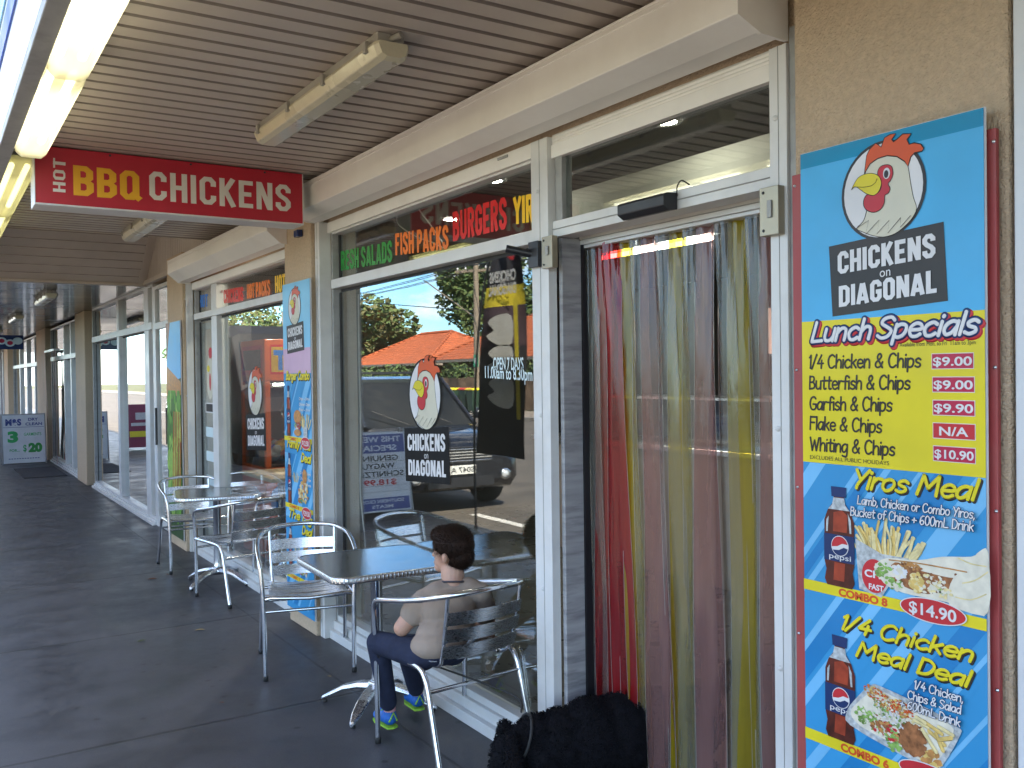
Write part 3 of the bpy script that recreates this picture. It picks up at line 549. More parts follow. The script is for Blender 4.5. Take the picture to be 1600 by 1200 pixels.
def far_shell(parent, y0, y1, col=(0.13, 0.13, 0.12)):
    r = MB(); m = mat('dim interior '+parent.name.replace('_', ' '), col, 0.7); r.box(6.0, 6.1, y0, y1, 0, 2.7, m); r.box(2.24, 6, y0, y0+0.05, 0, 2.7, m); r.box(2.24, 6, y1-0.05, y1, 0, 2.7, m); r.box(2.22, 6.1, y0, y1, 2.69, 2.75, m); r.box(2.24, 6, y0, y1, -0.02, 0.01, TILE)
    r.build('interior', parent)
    MB().box(2.11, 2.35, y0, y1, 2.662, 4.4, RENDER).build('wall', parent)
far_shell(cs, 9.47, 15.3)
MB().box(2.06, 2.32, 15.25, 16.25, 0, 2.66, RENDER).build('pillar', cs, bev=0.01)
us = thing('third_shop', 'third shop along with a red and black strip curtain beside its windows', 'shop', (2.15, 18, 0))
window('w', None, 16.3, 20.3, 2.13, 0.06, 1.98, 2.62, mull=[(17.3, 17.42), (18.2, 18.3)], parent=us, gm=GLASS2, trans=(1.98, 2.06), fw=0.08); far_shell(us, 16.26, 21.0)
MB().box(2.06, 2.32, 20.6, 22.3, 0, 2.66, RENDER).build('pillar', us, bev=0.01)
vs_ = thing('fourth_shop', 'fourth shop along with pale posts between its bright windows', 'shop', (2.15, 25, 0))
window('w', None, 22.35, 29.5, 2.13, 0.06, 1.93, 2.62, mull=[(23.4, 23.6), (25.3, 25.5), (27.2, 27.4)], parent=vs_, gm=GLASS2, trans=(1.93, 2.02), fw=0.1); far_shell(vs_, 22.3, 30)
MB().box(2.152, 2.156, 22.5, 23.3, 2.1, 2.5, VRED).build('red_sticker', vs_)
MB().box(2.0, 2.3, 29.6, 31.0, 0, 2.66, RENDER).build('pillar', vs_, bev=0.01)
fs_ = thing('end_shop', 'dark recessed shopfront at the far end of the arcade', 'shop', (2.15, 35, 0))
MB().box(2.1, 2.3, 31, 44, 0, 4.4, mat('dark end wall', (0.05, 0.035, 0.035), 0.7)).build('wall', fs_)
e2 = MB()
for k in range(6): e2.box(2.07, 2.11, 31.4+k*1.3, 31.5+k*1.3, 0.05, 2.5, ALU)
e2.build('door_frame', fs_)
# ================================================================ EMBLEM (rooster roundel over a black name panel), traced in the plane of the menu board
PX0 = 1.985
def cp(x, y): return uv(1220+x/3.3333, 140+y/3.3333, PX0)
def cpl(s): return [cp(*[float(k) for k in p.split(',')]) for p in s.split()]
E_ring = [cp(540+220*math.cos(t), 530+245*math.sin(t)) for t in [0]]
_c = [cp(320, 580), cp(762, 480)]; _t = cp(548, 262); _b = cp(535, 783)
EC = ((_c[0][0]+_c[1][0])/2, (_t[1]+_b[1])/2); ERA = abs(_c[1][0]-_c[0][0])/2; ERB = abs(_t[1]-_b[1])/2
EM = {'comb': cpl('440,440 452,345 468,312 500,280 528,300 545,252 575,234 604,230 582,262 592,273 612,258 640,232 684,230 662,262 674,286 700,278 735,285 749,306 740,322 702,330 682,352 668,402 650,375 610,350 560,345 510,360 470,388'),
 'body': cpl('442,445 470,388 510,360 560,345 610,350 650,375 668,405 680,480 695,560 712,618 690,668 650,712 600,750 540,768 480,760 440,745 400,725 432,690 450,640 462,560 440,500'),
 'red': cpl('510,448 515,415 535,397 565,392 585,405 590,440 580,470 565,492 575,515 566,540 548,552 545,590 525,625 490,640 455,630 438,605 440,570 460,545 500,545 525,520 528,480'),
 'beak': cpl('375,522 390,490 410,460 440,443 480,437 515,450 530,485 520,525 500,548 480,552 450,542 425,525 400,508 386,510'),
 'mouth': cpl('400,508 440,510 480,502 502,484 508,466'), 'zig': cpl('400,725 465,682 450,755 520,680 508,752 572,682 565,748 632,668 630,718 683,658'),
 'neck': cpl('668,405 680,480 695,560 712,618'), 'panel': cpl('253,818 850,688 873,1100 272,1182')}
VBLACK = mat('vinyl black', (.008, .008, .008), .45, spec=.12)
def emblem(mb, fr, T, lay=2, txt=True, k=1.0, faded=False, ink=None):
    tr = lambda pts: [T(*p) for p in pts]
    bk = ink or PBLACK; flat(mb, fr, tr(EM['panel']), bk, lay)
    flat(mb, fr, tr(ell(EC[0], EC[1], ERA, ERB)), bk, lay+1)
    flat(mb, fr, tr(ell(EC[0], EC[1], ERA*0.93, ERB*0.94)), PWHITE, lay+2)
    flat(mb, fr, tr(smooth2(EM['body'], 3)), PCREAM, lay+3); flat(mb, fr, tr(EM['comb']), PORANGE if not faded else PRED, lay+4)
    flat(mb, fr, tr(smooth2(EM['red'], 3)), PRED, lay+5); flat(mb, fr, tr(smooth2(EM['beak'], 3)), PYEL, lay+6)
    e = cp(557, 437); flat(mb, fr, tr(ell(e[0], e[1], 0.0095*1, 0.0135)), PWHITE, lay+6); e = cp(556, 441); flat(mb, fr, tr(ell(e[0], e[1], 0.006, 0.0095)), PBLACK, lay+7)
    for n_, w, l_ in (('comb', 0.0026, 4.2), ('body', 0.002, 3.4), ('red', 0.002, 5.4), ('beak', 0.0018, 6.4)):
        q = EM[n_] if n_ == 'comb' else smooth2(EM[n_], 3); stroke(mb, fr, tr(list(q)+[q[0]]), w*k, bk, lay+l_, n=4)
    stroke(mb, fr, tr(EM['mouth']), 0.0016*k, bk, lay+8, n=4); stroke(mb, fr, tr(EM['zig']), 0.0018*k, bk, lay+8, n=4)
    if txt:
        for s, a, b, c, h in (('CHICKENS', (302, 962), (810, 872), 0.056, .045), ('on', (520, 978), (575, 968), 0.024, 0.0), ('DIAGONAL', (308, 1133), (820, 1056), 0.053, .045)):
            (ktext(mb, fr, s, T(*cp(*a)), T(*cp(*b)), c*k, PWHITE, lay+3, dv=(0, 1)) if h else btext(mb, fr, s, T(*cp(*a)), T(*cp(*b)), c*k, PWHITE, lay+3, bold=0, dv=(0, 1)))
def bottle(mb, fr, a, b, w, h, lay=3, k=1.0):
    P = lambda pts: [(a+x*w, b+y*h) for x, y in pts]
    body = [(-.42, 0), (.42, 0), (.5, .06), (.44, .16), (.5, .24), (.5, .52), (.5, .66), (.38, .76), (.2, .84), (.17, .9), (-.17, .9), (-.2, .84), (-.38, .76), (-.5, .66), (-.5, .52), (-.5, .24), (-.44, .16), (-.5, .06)]
    flat(mb, fr, P([(.18, .89), (.22, .82), (.36, .77), (-.36, .77), (-.22, .82), (-.18, .89)]), PGREY, lay+1)
    flat(mb, fr, P(body), PCOLA, lay)
    flat(mb, fr, P([(-.2, .55), (.26, .55), (.3, .72), (.1, .77), (-.18, .74)]), PCOLA2, lay+1); flat(mb, fr, P([(-.2, .06), (.16, .06), (.2, .24), (-.16, .24)]), PCOLA2, lay+1)
    flat(mb, fr, P([(.36, .55), (.42, .55), (.4, .68), (.3, .75)]), PGREY, lay+2); flat(mb, fr, P([(-.44, .54), (-.38, .54), (-.34, .7), (-.42, .66)]), PGREY, lay+2)
    flat(mb, fr, P([(-.51, .25), (.51, .25), (.51, .52), (-.51, .52)]), PNAVY, lay+1); flat(mb, fr, P([(-.24, .9), (.24, .9), (.26, 1.0), (-.26, 1.0)]), PNAVY, lay+1)
    c = (a+0.03*w, b+0.41*h); r = 0.27*w
    flat(mb, fr, ell(c[0], c[1], r*1.08, r*1.08, 24), PWHITE, lay+2)
    flat(mb, fr, ell(c[0], c[1], r, r, 16, t0=0.25, t1=math.pi+0.15)+[(c[0]-r*0.3, c[1]-r*0.05), (c[0]+r*0.3, c[1]+r*0.28)], PRED, lay+3)
    flat(mb, fr, ell(c[0], c[1], r, r, 16, t0=math.pi+0.5, t1=2*math.pi-0.2)+[(c[0]+r*0.5, c[1]-r*0.1), (c[0]-r*0.1, c[1]-r*0.42)], PNAVY, lay+3)
    btext(mb, fr, 'pepsi', (a-.33*w, b+.275*h), (a+.4*w, b+.275*h), 0.055*h, PWHITE, lay+3, bold=0.005)
def rays(mb, fr, a0, b0, a1, b1, lay=1, sc=1.0, seed=1):
    r = random.Random(seed); x = a0-1.0*sc
    cols = [PBLUE2, PBLUE3, PBLUE2, PBLUE]
    k = 0
    while x < a1+0.2*sc:
        w = r.choice((0.012, 0.03, 0.05, 0.02, 0.07))*sc; H = (b1-b0)
        q = clip([(x, b0), (x+w, b0), (x+w+H*0.75, b1), (x+H*0.75, b1)], a0, b0, a1, b1)
        if len(q) > 2: flat(mb, fr, q, cols[k % 4], lay)
        x += w+r.choice((0.0, 0.012, 0.03, 0.05))*sc; k += 1
def fries(mb, fr, a, b, w, h, lay=3, n=26, seed=3):
    r = random.Random(seed)
    for i in range(n):
        x = a+(r.random()-.5)*w*.72; ang = (x-a)/w*1.9+r.uniform(-.3, .3); l = h*r.uniform(.55, 1.1)*(1-.35*abs(x-a)/(w*.5)); t = w*r.uniform(0.022, 0.036); k = r.uniform(-.35, .35)
        p = [(x, b), (x+math.sin(ang+k*.5)*l*.5, b+math.cos(ang+k*.5)*l*.5), (x+math.sin(ang+k*.5)*l*.5+math.sin(ang-k)*l*.5, b+math.cos(ang+k*.5)*l*.5+math.cos(ang-k)*l*.5)]
        stroke(mb, fr, smooth2(p, 3, False), t*2, (PFRY, PFRY2, PFRY2)[i % 3], lay+i*.05, n=6, thick=.08)
def blobs(mb, fr, a, b, w, h, cols, n, s, lay=4, seed=5, rot=0):
    r = random.Random(seed)
    for i in range(n):
        t = r.uniform(0, 6.28); q = math.sqrt(r.random()); x = q*math.cos(t)*w/2; y = q*math.sin(t)*h/2
        x, y = x*math.cos(rot)-y*math.sin(rot), x*math.sin(rot)+y*math.cos(rot)
        k = r.randint(5, 9); ph = r.uniform(0, 6)
        flat(mb, fr, [(a+x+s*r.uniform(.5, 1.2)*math.cos(ph+6.283*j/k), b+y+s*r.uniform(.4, .9)*math.sin(ph+6.283*j/k)) for j in range(k)], r.choice(cols), lay+i*0.06)
# ================================================================ big menu board
mbd = thing('menu_board', 'large glossy blue and yellow menu board on the pillar right of the doorway', 'menu board', (2.0, 1.4, 1.2))
F1 = facade(PX0)
MB().box(1.987, 1.992, 1.148, 1.656, 0.30, 2.197, PWHITE).build('panel', mbd)
MB().box(2.004, 2.018, 1.134, 1.700, 0.25, 2.15, mat('weathered red board', (0.34, 0.05, 0.05), 0.5, var=0.15, vs=3, dirt=(0.3, 0.12, 0.1), dirt_s=4, dirt_a=0.4)).build('backing_board', mbd, bev=0.002)
for z in (0.4, 0.9, 1.3, 1.62, 2.12):
    for y in (1.139, 1.69): MB().lathe([(0, -0.004), (0.003, -0.003), (0.0045, 0)], (2.0035, y, z), BRUSH, 8, 'X').build('screw', mbd)
a0, a1 = -1.656, -1.148
bgm = MB(); flat(bgm, F1, rect(a0+.002, .302, a1-.002, 2.195), PBLUE, 1); flat(bgm, F1, rect(a0+.002, 1.374, a1-.002, 1.748), PYEL, 2)
flat(bgm, F1, rect(a0+.002, 1.748, a1-.002, 2.195), mat('print sky blue', (0.07, 0.38, 0.66), **PB), 1.5); flat(bgm, F1, rect(a0+.002, 2.155, a1-.002, 2.195), mat('print teal', (0.0, 0.22, 0.40), **PB), 2)
rays(bgm, F1, a0+.002, 1.06, a1-.002, 1.373, 2, 1.0, 4); rays(bgm, F1, a0+.002, .302, a1-.002, 1.058, 2, 1.2, 9)
bgm.build('printed_background', mbd)
em = MB(); emblem(em, F1, lambda a, b: (a, b), 4); em.build('rooster_emblem', mbd)
U = lambda x, y: uv(x, y, PX0)
c5 = lambda x, y: U(1240+x/4.6156, 480+y/4.6156); c6 = lambda x, y: U(1240+x/4.6156, 720+y/4.6156); c7 = lambda x, y: U(1240+x/4.6156, 940+y/4.6156)
tx = MB()
for (w, m, l, dx) in ((0.022, PRED, 3, 0.005), (0.019, PNAVY, 4.6, 0.0), (0.0095, PWHITE, 6.4, 0.0)):
    p, q = c5(128, 250), c5(548, 228); mtext(tx, F1, 'Lunch', (p[0]+dx, p[1]-dx), (q[0]+dx, q[1]-dx), 0.050, w, m, lay=l, shear=.22)
    p, q = c5(600, 225), c5(1310, 190); mtext(tx, F1, 'Specials', (p[0]+dx, p[1]-dx), (q[0]+dx, q[1]-dx), 0.050, w, m, lay=l, shear=.22)
btext(tx, F1, 'Available from Mon. to Fri  11am to 3pm', c5(768, 285), c5(1315, 267), 0.0105, PBLACK, 4, bold=0)
for s, p, q in (('1/4 Chicken & Chips', (112, 440), (915, 432)), ('Butterfish & Chips', (115, 590), (838, 592)), ('Garfish & Chips', (118, 738), (708, 750)), ('Flake & Chips', (118, 880), (634, 905)), ('Whiting & Chips', (122, 1030), (728, 1070))):
    mtext(tx, F1, s, c5(*p), c5(*q), 0.034, 0.0052, PBLACK, lay=4, shear=.05)
btext(tx, F1, 'EXCLUDES ALL PUBLIC HOLIDAYS', c5(122, 1092), c5(692, 1140), 0.0105, PBLACK, 4, bold=0)
tx.build('lunch_lettering', mbd)
pr = MB()
for s, c in (('$9.00', ((998, 335), (1303, 325), (1303, 443), (998, 448))), ('$9.00', ((1002, 503), (1308, 498), (1310, 616), (1004, 614))), ('$9.90', ((1005, 668), (1312, 672), (1313, 788), (1007, 780))), ('N/A', ((1006, 830), (1315, 843), (1316, 962), (1008, 945))), ('$10.90', ((1008, 996), (1316, 1015), (1317, 1130), (1010, 1110)))):
    q = [c5(*k) for k in c]; A0 = min(k[0] for k in q); A1 = max(k[0] for k in q); B0 = (q[2][1]+q[3][1])/2; B1 = (q[0][1]+q[1][1])/2
    flat(pr, F1, rect(A0, B0, A1, B1), PWHITE, 3); flat(pr, F1, rect(A0+.0015, B0+.0015, A1-.0015, B1-.0015), PMAG if s != 'N/A' else PRED, 4)
    ins = 0.16 if s == 'N/A' else 0.04; btext(pr, F1, s, (A0+(A1-A0)*ins, B0+(B1-B0)*.22), (A1-(A1-A0)*ins, B0+(B1-B0)*.22), (B1-B0)*.56, PWHITE, 5, bold=0.02)
pr.build('price_labels', mbd)
# yiros block
yb = MB()
def band(y, nm):
    flat(yb, F1, rect(a0+.002, y-.028, a1-.002, y), PYEL, 5)
band(1.060, 0)
A, B = c6(330, 995), c6(683, 1038)
btext(yb, F1, 'COMBO 8', (A[0], 1.036), (B[0], 1.036), 0.019, PORANGE, 6, bold=0.05)
for w, m, l, dx in ((0.0112, PBLACK, 4.0, 0.0035), (0.0092, PYEL, 6.2, 0)):
    p, q = c6(425, 190), c6(1300, 280); mtext(yb, F1, 'Yiros Meal', (p[0]+dx, p[1]-dx), (q[0]+dx, q[1]-dx), 0.046, w, m, lay=l, shear=.22)
for w, m, l in ((0.0056, PNAVY, 18), (0.0032, PWHITE, 19.2)):
    mtext(yb, F1, 'Lamb, Chicken or Combo Yiros,', c6(475, 308), c6(1320, 415), 0.021, w, m, lay=l, shear=.1); mtext(yb, F1, 'Bucket of Chips + 600mL Drink', c6(425, 390), c6(1310, 505), 0.022, w, m, lay=l, shear=.1)
yb.build('combo_lettering', mbd)
art = MB()
bw = abs(c6(455, 600)[0]-c6(240, 600)[0]); p = c6(352, 900); q = c6(315, 175); bottle(art, F1, (p[0]+q[0])/2, p[1]-.004, bw, q[1]-p[1], lay=6)
# bucket with chips
p = c6(590, 900); r_ = c6(650, 400)
bk_ = [c6(452, 560), c6(480, 920), c6(640, 985), c6(760, 800), c6(840, 705), c6(640, 670), c6(540, 610)]
cx = c6(690, 690); fries(art, F1, cx[0]-.01, cx[1]-.015, .155, .10, lay=4.2, n=46)
flat(art, F1, bk_, PGREY, 7.6); bc = c6(590, 830)
flat(art, F1, ell(bc[0], bc[1], .036, .042), PRED, 8.2); btext(art, F1, 'CH', (bc[0]-.028, bc[1]-.004), (bc[0]+.018, bc[1]-.004), .018, PWHITE, 9, bold=.03); btext(art, F1, 'FAST', (bc[0]-.016, bc[1]-.034), (bc[0]+.026, bc[1]-.034), .014, PWHITE, 9, bold=.03)
wr = [c6(*k) for k in ((600, 760), (680, 700), (900, 715), (1080, 690), (1290, 690), (1345, 655), (1412, 660), (1416, 1085), (1280, 1085), (1120, 1020), (960, 985), (800, 950), (660, 880))]
flat(art, F1, smooth2(wr, 3), PBREAD, 9.4)
flat(art, F1, smooth2([c6(*k) for k in ((690, 800), (740, 730), (830, 760), (960, 800), (1130, 840), (1260, 850), (1210, 900), (1120, 930), (980, 960), (840, 920), (730, 860))], 3), PMEAT, 10)
for (x, y, w_, h_, cols, n_, s_) in ((655, 785, .045, .045, [PGREEN, PBREAD, PGREEN], 50, .007), (760, 800, .045, .03, [PBREAD, PWHITE], 46, .007), (1040, 940, .10, .022, [PBREAD, PFRY2], 60, .006), (900, 880, .035, .045, [PFRY, PFRY2], 40, .008), (1020, 860, .06, .024, [PBREAD, PFRY2, PMEAT], 50, .006), (1130, 945, .06, .022, [PGREEN, PBREAD], 44, .004), (860, 760, .06, .012, [PMEAT, PBUN], 40, .005), (740, 890, .05, .025, [PGREEN, PBREAD], 34, .006), (1210, 850, .03, .02, [PBLACK, PMEAT], 14, .005)):
    p = c6(x, y); blobs(art, F1, p[0], p[1], w_, h_, cols, n_, s_, lay=10.6, seed=int(x))
flat(art, F1, smooth2([c6(*k) for k in ((1170, 830), (1290, 800), (1412, 720), (1416, 1085), (1240, 1080), (1120, 1010))], 3), PBREAD, 12.5)

for q in (((1200, 700), (1290, 740), (1400, 760)), ((1230, 880), (1320, 860), (1412, 800)), ((1180, 980), (1290, 1000), (1400, 960)), ((700, 712), (900, 735), (1100, 770), (1260, 800))): stroke(art, F1, smooth2([c6(*k) for k in q], 3, False), .003, PBUN if len(q) > 3 else PFRY2, 13)
pc = c6(1012, 1082); flat(art, F1, ell(pc[0], pc[1], .085, .029), PWHITE, 13); flat(art, F1, ell(pc[0], pc[1], .082, .0265), PRED, 13.8); btext(art, F1, '$14.90', (pc[0]-.060, pc[1]-.0135), (pc[0]+.060, pc[1]-.0135), .028, PWHITE, 14.6, bold=.02)
art.build('meal_picture', mbd)
# quarter chicken block
qb = MB()
for w, m, l, dx in ((0.0105, PBLACK, 4.0, 0.0035), (0.0086, PYEL, 6.2, 0)):
    for s, p, q in (('1/4 Chicken', c7(335, 190), c7(1280, 430)), ('Meal Deal', c7(450, 385), c7(1250, 610))):
        mtext(qb, F1, s, (p[0]+dx, p[1]-dx), (q[0]+dx, q[1]-dx), 0.038, w, m, lay=l, shear=.22)
for w, m, l in ((0.0056, PNAVY, 18), (0.0032, PWHITE, 19.2)):
    for s, p, q in (('1/4 Chicken,', (885, 620), (1235, 722)), ('Chips & Salad', (838, 692), (1220, 805)), ('+ 600mL Drink', (782, 748), (1213, 895))): mtext(qb, F1, s, c7(*p), c7(*q), 0.020, w, m, lay=l, shear=.1)
y6 = c7(108, 905)[1]; flat(qb, F1, rect(a0+.002, y6-.030, a1-.002, y6), PYEL, 5); A, B = c7(345, 1050), c7(692, 1150); btext(qb, F1, 'COMBO 6', (A[0], y6-.025), (B[0], y6-.025), .0195, PORANGE, 6, bold=.05)
qb.build('combo_lettering', mbd)
ar2 = MB(); p = c7(370, 1010); q = c7(302, 238); bottle(ar2, F1, (p[0]+q[0])/2+.002, p[1], bw, q[1]-p[1], lay=6)
tr_ = smooth2([c7(*k) for k in ((390, 800), (440, 715), (560, 605), (640, 610), (1000, 780), (1190, 900), (1210, 960), (1080, 1180), (1000, 1200), (800, 1110), (420, 890))], 3)
flat(ar2, F1, tr_, PGREY, 9.4); flat(ar2, F1, smooth2([c7(*k) for k in ((420, 800), (470, 725), (580, 640), (650, 645), (980, 810), (1165, 920), (1060, 1130), (960, 1160), (800, 1060), (500, 900))], 3), PBREAD, 10)
for (x, y, w_, h_, cols, n_, s_) in ((640, 700, .10, .04, [PORANGE, PFRY, PBUN], 130, .004), (790, 770, .06, .04, [PORANGE, PBUN, PFRY], 90, .004), (700, 800, .10, .045, [PBREAD, PWHITE, PGREEN], 150, .004), (540, 830, .07, .045, [PGREEN, PBREAD, PGREEN], 80, .006), (660, 910, .08, .045, [PRED, PGREEN, PBREAD, PMEAT, PBUN], 90, .007), (740, 1010, .04, .05, [PGREEN], 40, .007), (870, 990, .06, .07, [PMEAT], 70, .014), (1000, 1130, .04, .04, [PFRY, PBUN], 24, .012), (900, 900, .06, .025, [PBREAD, PFRY2], 40, .005)):
    p = c7(x, y); blobs(ar2, F1, p[0], p[1], w_, h_, cols, n_, s_, lay=10.6, seed=int(x+y), rot=-.4)
for i, (x, y, x2, y2) in enumerate(((880, 850, 980, 900), (950, 860, 1080, 950), (940, 920, 1040, 1080), (990, 930, 1100, 1030), (1060, 900, 1160, 960), (1040, 950, 1090, 1070), (900, 830, 960, 870), (1060, 990, 1150, 980))):
    stroke(ar2, F1, [c7(x, y), c7(x2, y2)], .010, (PFRY2, PFRY)[i % 2], 13+i*.4)
p = c7(990, 1215); flat(ar2, F1, ell(p[0], p[1]-.01, .08, .026), PWHITE, 16); flat(ar2, F1, ell(p[0], p[1]-.01, .077, .0235), PRED, 17); ar2.build('meal_picture', mbd)
# ================================================================ narrow menu poster on the next pillar
mp2 = thing('menu_poster', 'tall narrow blue menu poster on the pillar between the two shop windows', 'menu board', (2.02, 5.68, 1.2))
MB().box(2.012, 2.02, 5.432, 5.945, 0.10, 2.225, PWHITE).build('panel', mp2)
F2 = facade(2.010); b0_, b1_ = -5.943, -5.434; m2 = MB()
flat(m2, F2, rect(b0_, .102, b1_, 2.223), PBLUE, 1); flat(m2, F2, rect(b0_, 1.72, b1_, 2.223), mat('print sky pale', (0.22, 0.52, 0.74), **PB), 2); flat(m2, F2, rect(b0_, 1.64, b1_, 1.80), mat('print pink haze', (0.55, 0.36, 0.50), **PB), 3)
for z0 in (.20, .76, 1.25): rays(m2, F2, b0_, z0-.06, b1_, z0+.36, 2.5, 1.2, int(z0*10))
m2.build('printed_background', mp2)
m3 = MB(); dx, dz = (b0_+b1_)/2-(a0+a1)/2, 0.01; emblem(m3, F2, lambda a, b: (a+dx-.02, b+dz), 4); m3.build('rooster_emblem', mp2)
m4 = MB()
for z, s1, s2, cb, pc in ((1.60, 'Burger Combo', None, '$12.50', 0), (1.16, 'Family Meal', 'Deal', '$29.50', 1), (.70, 'The Big', 'Deal', '$29.90', 2)):
    for w, m, l, d_ in ((0.017, PBLACK, 4, .004), (0.0135, PYEL, 6.2, 0)):
        mtext(m4, F2, s1, (b0_+.05+d_, z-d_), (b1_-.03+d_, z-d_), .052, w, m, lay=l, shear=.2)
        if s2: mtext(m4, F2, s2, (b1_-.20+d_, z-.08-d_), (b1_-.03+d_, z-.08-d_), .052, w, m, lay=l, shear=.2)
    for k in range(3): mtext(m4, F2, ('Chips + Drink', 'Chicken, Chips', 'Salad + Drink')[k], (b1_-.22, z-.13-.035*k-(.03 if s2 else 0)), (b1_-.03, z-.13-.035*k-(.03 if s2 else 0)), .016, .0035, PWHITE, lay=5)
    zb = z-.37; bottle(m4, F2, b0_+.09, zb+.0, .075, .33, lay=6)
    flat(m4, F2, rect(b0_, zb-.03, b1_, zb), PYEL, 5); btext(m4, F2, 'COMBO '+str(9-pc), (b0_+.08, zb-.024), (b0_+.26, zb-.024), .018, PORANGE, 6, bold=.05)
    if pc == 0:
        fries(m4, F2, b1_-.10, zb+.06, .14, .10, lay=6, n=16); flat(m4, F2, rect(b1_-.14, zb+.0, b1_-.07, zb+.07), PGREY, 10); flat(m4, F2, ell(b1_-.245, zb+.13, .07, .045), PBUN, 10); blobs(m4, F2, b1_-.245, zb+.075, .13, .04, [PGREEN, PRED, PBREAD, PMEAT], 40, .01, lay=10.5); flat(m4, F2, ell(b1_-.245, zb+.03, .065, .022), PBUN, 13)
    else:
        fries(m4, F2, b0_+.21, zb+.15, .08, .07, lay=6, n=12); blobs(m4, F2, b1_-.16, zb+.10, .18, .14, [PFRY, PBUN, PFRY2, PBREAD], 60, .018, lay=7, seed=pc); blobs(m4, F2, b1_-.22, zb+.04, .1, .03, [PGREEN, PRED], 20, .01, lay=11)
        flat(m4, F2, ell(b1_-.13, zb+.2, .04, .045), PBUN, 11)
    p = (b1_-.10, zb-.03); flat(m4, F2, ell(*p, .085, .04), PWHITE, 15); flat(m4, F2, ell(*p, .080, .036), PRED, 16); btext(m4, F2, cb, (p[0]-.06, p[1]-.016), (p[0]+.06, p[1]-.016), .032, PWHITE, 17, bold=.03)
m4.build('menu_print', mp2)
# salad leaf poster on the corner shop's pillar
lp = thing('leaf_poster', 'tall poster of green salad leaves and carrots on the pillar beyond the second window', 'poster', (2.02, 9.14, 1.1))
MB().box(2.012, 2.02, 8.84, 9.44, 0.10, 2.155, PWHITE).build('panel', lp); F3 = facade(2.010); m5 = MB(); l0, l1 = -9.438, -8.842
flat(m5, F3, rect(l0, .102, l1, 2.153), mat('print dark leaf', (0.03, 0.07, 0.02), **PB), 1); flat(m5, F3, clip([(l0, 1.55), (l0, 2.0), (l0+.1, 2.153), (l1, 2.153), (l1, 1.62)], l0, .1, l1, 2.153), PBLUE2, 2); flat(m5, F3, [(l0, 1.72), (l0+.18, 2.153), (l0, 2.153)], PMEAT, 2.6)
flat(m5, F3, [(l0, 1.42), (l1, 1.46), (l1, 1.58), (l0, 1.74)], PBUN, 3)
r = random.Random(4)
for i in range(90):
    x, z = r.uniform(l0+.05, l1-.05), r.uniform(.3, 1.45); q = clip(smooth2([(x+r.uniform(.03, .11)*math.cos(t), z+r.uniform(.05, .16)*math.sin(t)) for t in [k*.785 for k in range(8)]], 2), l0, .102, l1, 1.5)
    if len(q) > 2: flat(m5, F3, q, r.choice([mat('leaf a', (0.12, 0.30, 0.03), **PB, var=.4, vs=20), mat('leaf b', (0.28, 0.45, 0.08), **PB, var=.3, vs=20), mat('leaf c', (0.06, 0.16, 0.02), **PB, var=.3, vs=20)]), 4+i*.08)
for i in range(7):
    x = l0+.2+i*.05; flat(m5, F3, clip([(x, .45), (x+.02, .45), (x+.12, 1.3), (x+.10, 1.3)], l0, .1, l1, 2), PFRY if i % 2 else PORANGE, 12)
m5.build('leaf_print', lp)
# ================================================================ vinyls on the windows
def child_of(win, nm, mb, label=None):
    o = mb.build(nm, win)
    if label: o['label'] = label
    return o
wx = 2.13+0.046-0.0006
FW = facade(wx)
def emb_on(win, ac, bc, s, X, label):
    m = MB(); pc = ((EM['panel'][0][0]+EM['panel'][1][0])/2, EC[1]); Fx = facade(X)
    emblem(m, Fx, lambda a, b: (ac+(a-pc[0])*s, bc+(b-pc[1])*s), 1, k=s, ink=VBLACK); o = m.build('rooster_sticker', win); o['label'] = label
pt = uv(666, 620, wx); pb = uv(666, 575, wx)
pw = abs(EM['panel'][1][0]-EM['panel'][0][0])
emb_on(win1, (uv(631, 700, wx)[0]+uv(702, 700, wx)[0])/2, uv(664, 617, wx)[1]-.0, abs(uv(702, 730, wx)[0]-uv(633, 730, wx)[0])/pw, wx, 'large rooster sticker')
emb_on(win2, (uv(385, 680, wx)[0]+uv(415, 680, wx)[0])/2, uv(399, 613, wx)[1], abs(uv(415, 680, wx)[0]-uv(385, 680, wx)[0])/pw, wx, 'rooster sticker')
lt = MB(); W = lambda x, y: uv(x, y, wx)
btext(lt, FW, 'OPEN 7 DAYS', W(771, 577), W(818, 578), .056, VWHITE, 1, bold=.015, dv=(0, 1)); btext(lt, FW, '11.00am to 8.30pm', W(758, 590), W(832, 595), .056, VWHITE, 1, bold=.015, dv=(0, 1)); child_of(win1, 'opening_hours', lt)
for s, p, q, c, m in (('FRESH SALADS', (527, 424), (613, 409), .118, VGREEN), ('FISH PACKS', (618, 399), (701, 389), .118, VORANGE), ('BURGERS', (708, 377), (792, 357), .140, VRED), ('YIR', (803, 351), (834, 346), .118, VYEL)):
    t_ = MB(); ktext(t_, FW, s, W(*p), W(*q), c, m, 1, dv=(0, 1)); child_of(win1, 'window_lettering', t_)
for s, p, q, c, m in (('HOT CHICKENS', (337, 476), (380, 470), .115, VRED), ('HOT PACKS', (386, 467), (422, 461), .115, VORANGE), ('HOT', (430, 458), (446, 455), .125, VYEL), ('HOT', (311, 481), (325, 479), .115, VBLUE)):
    t_ = MB(); ktext(t_, FW, s, W(*p), W(*q), c, m, 1, dv=(0, 1)); child_of(win2, 'window_lettering', t_)
sk = MB(); a_, b_ = W(325, 560); 
for k in range(5):
    z = 1.30-.22*k; flat(sk, FW, rect(-8.62, z, -8.28, z+.09), VWHITE if k > 0 else PWHITE, 1)
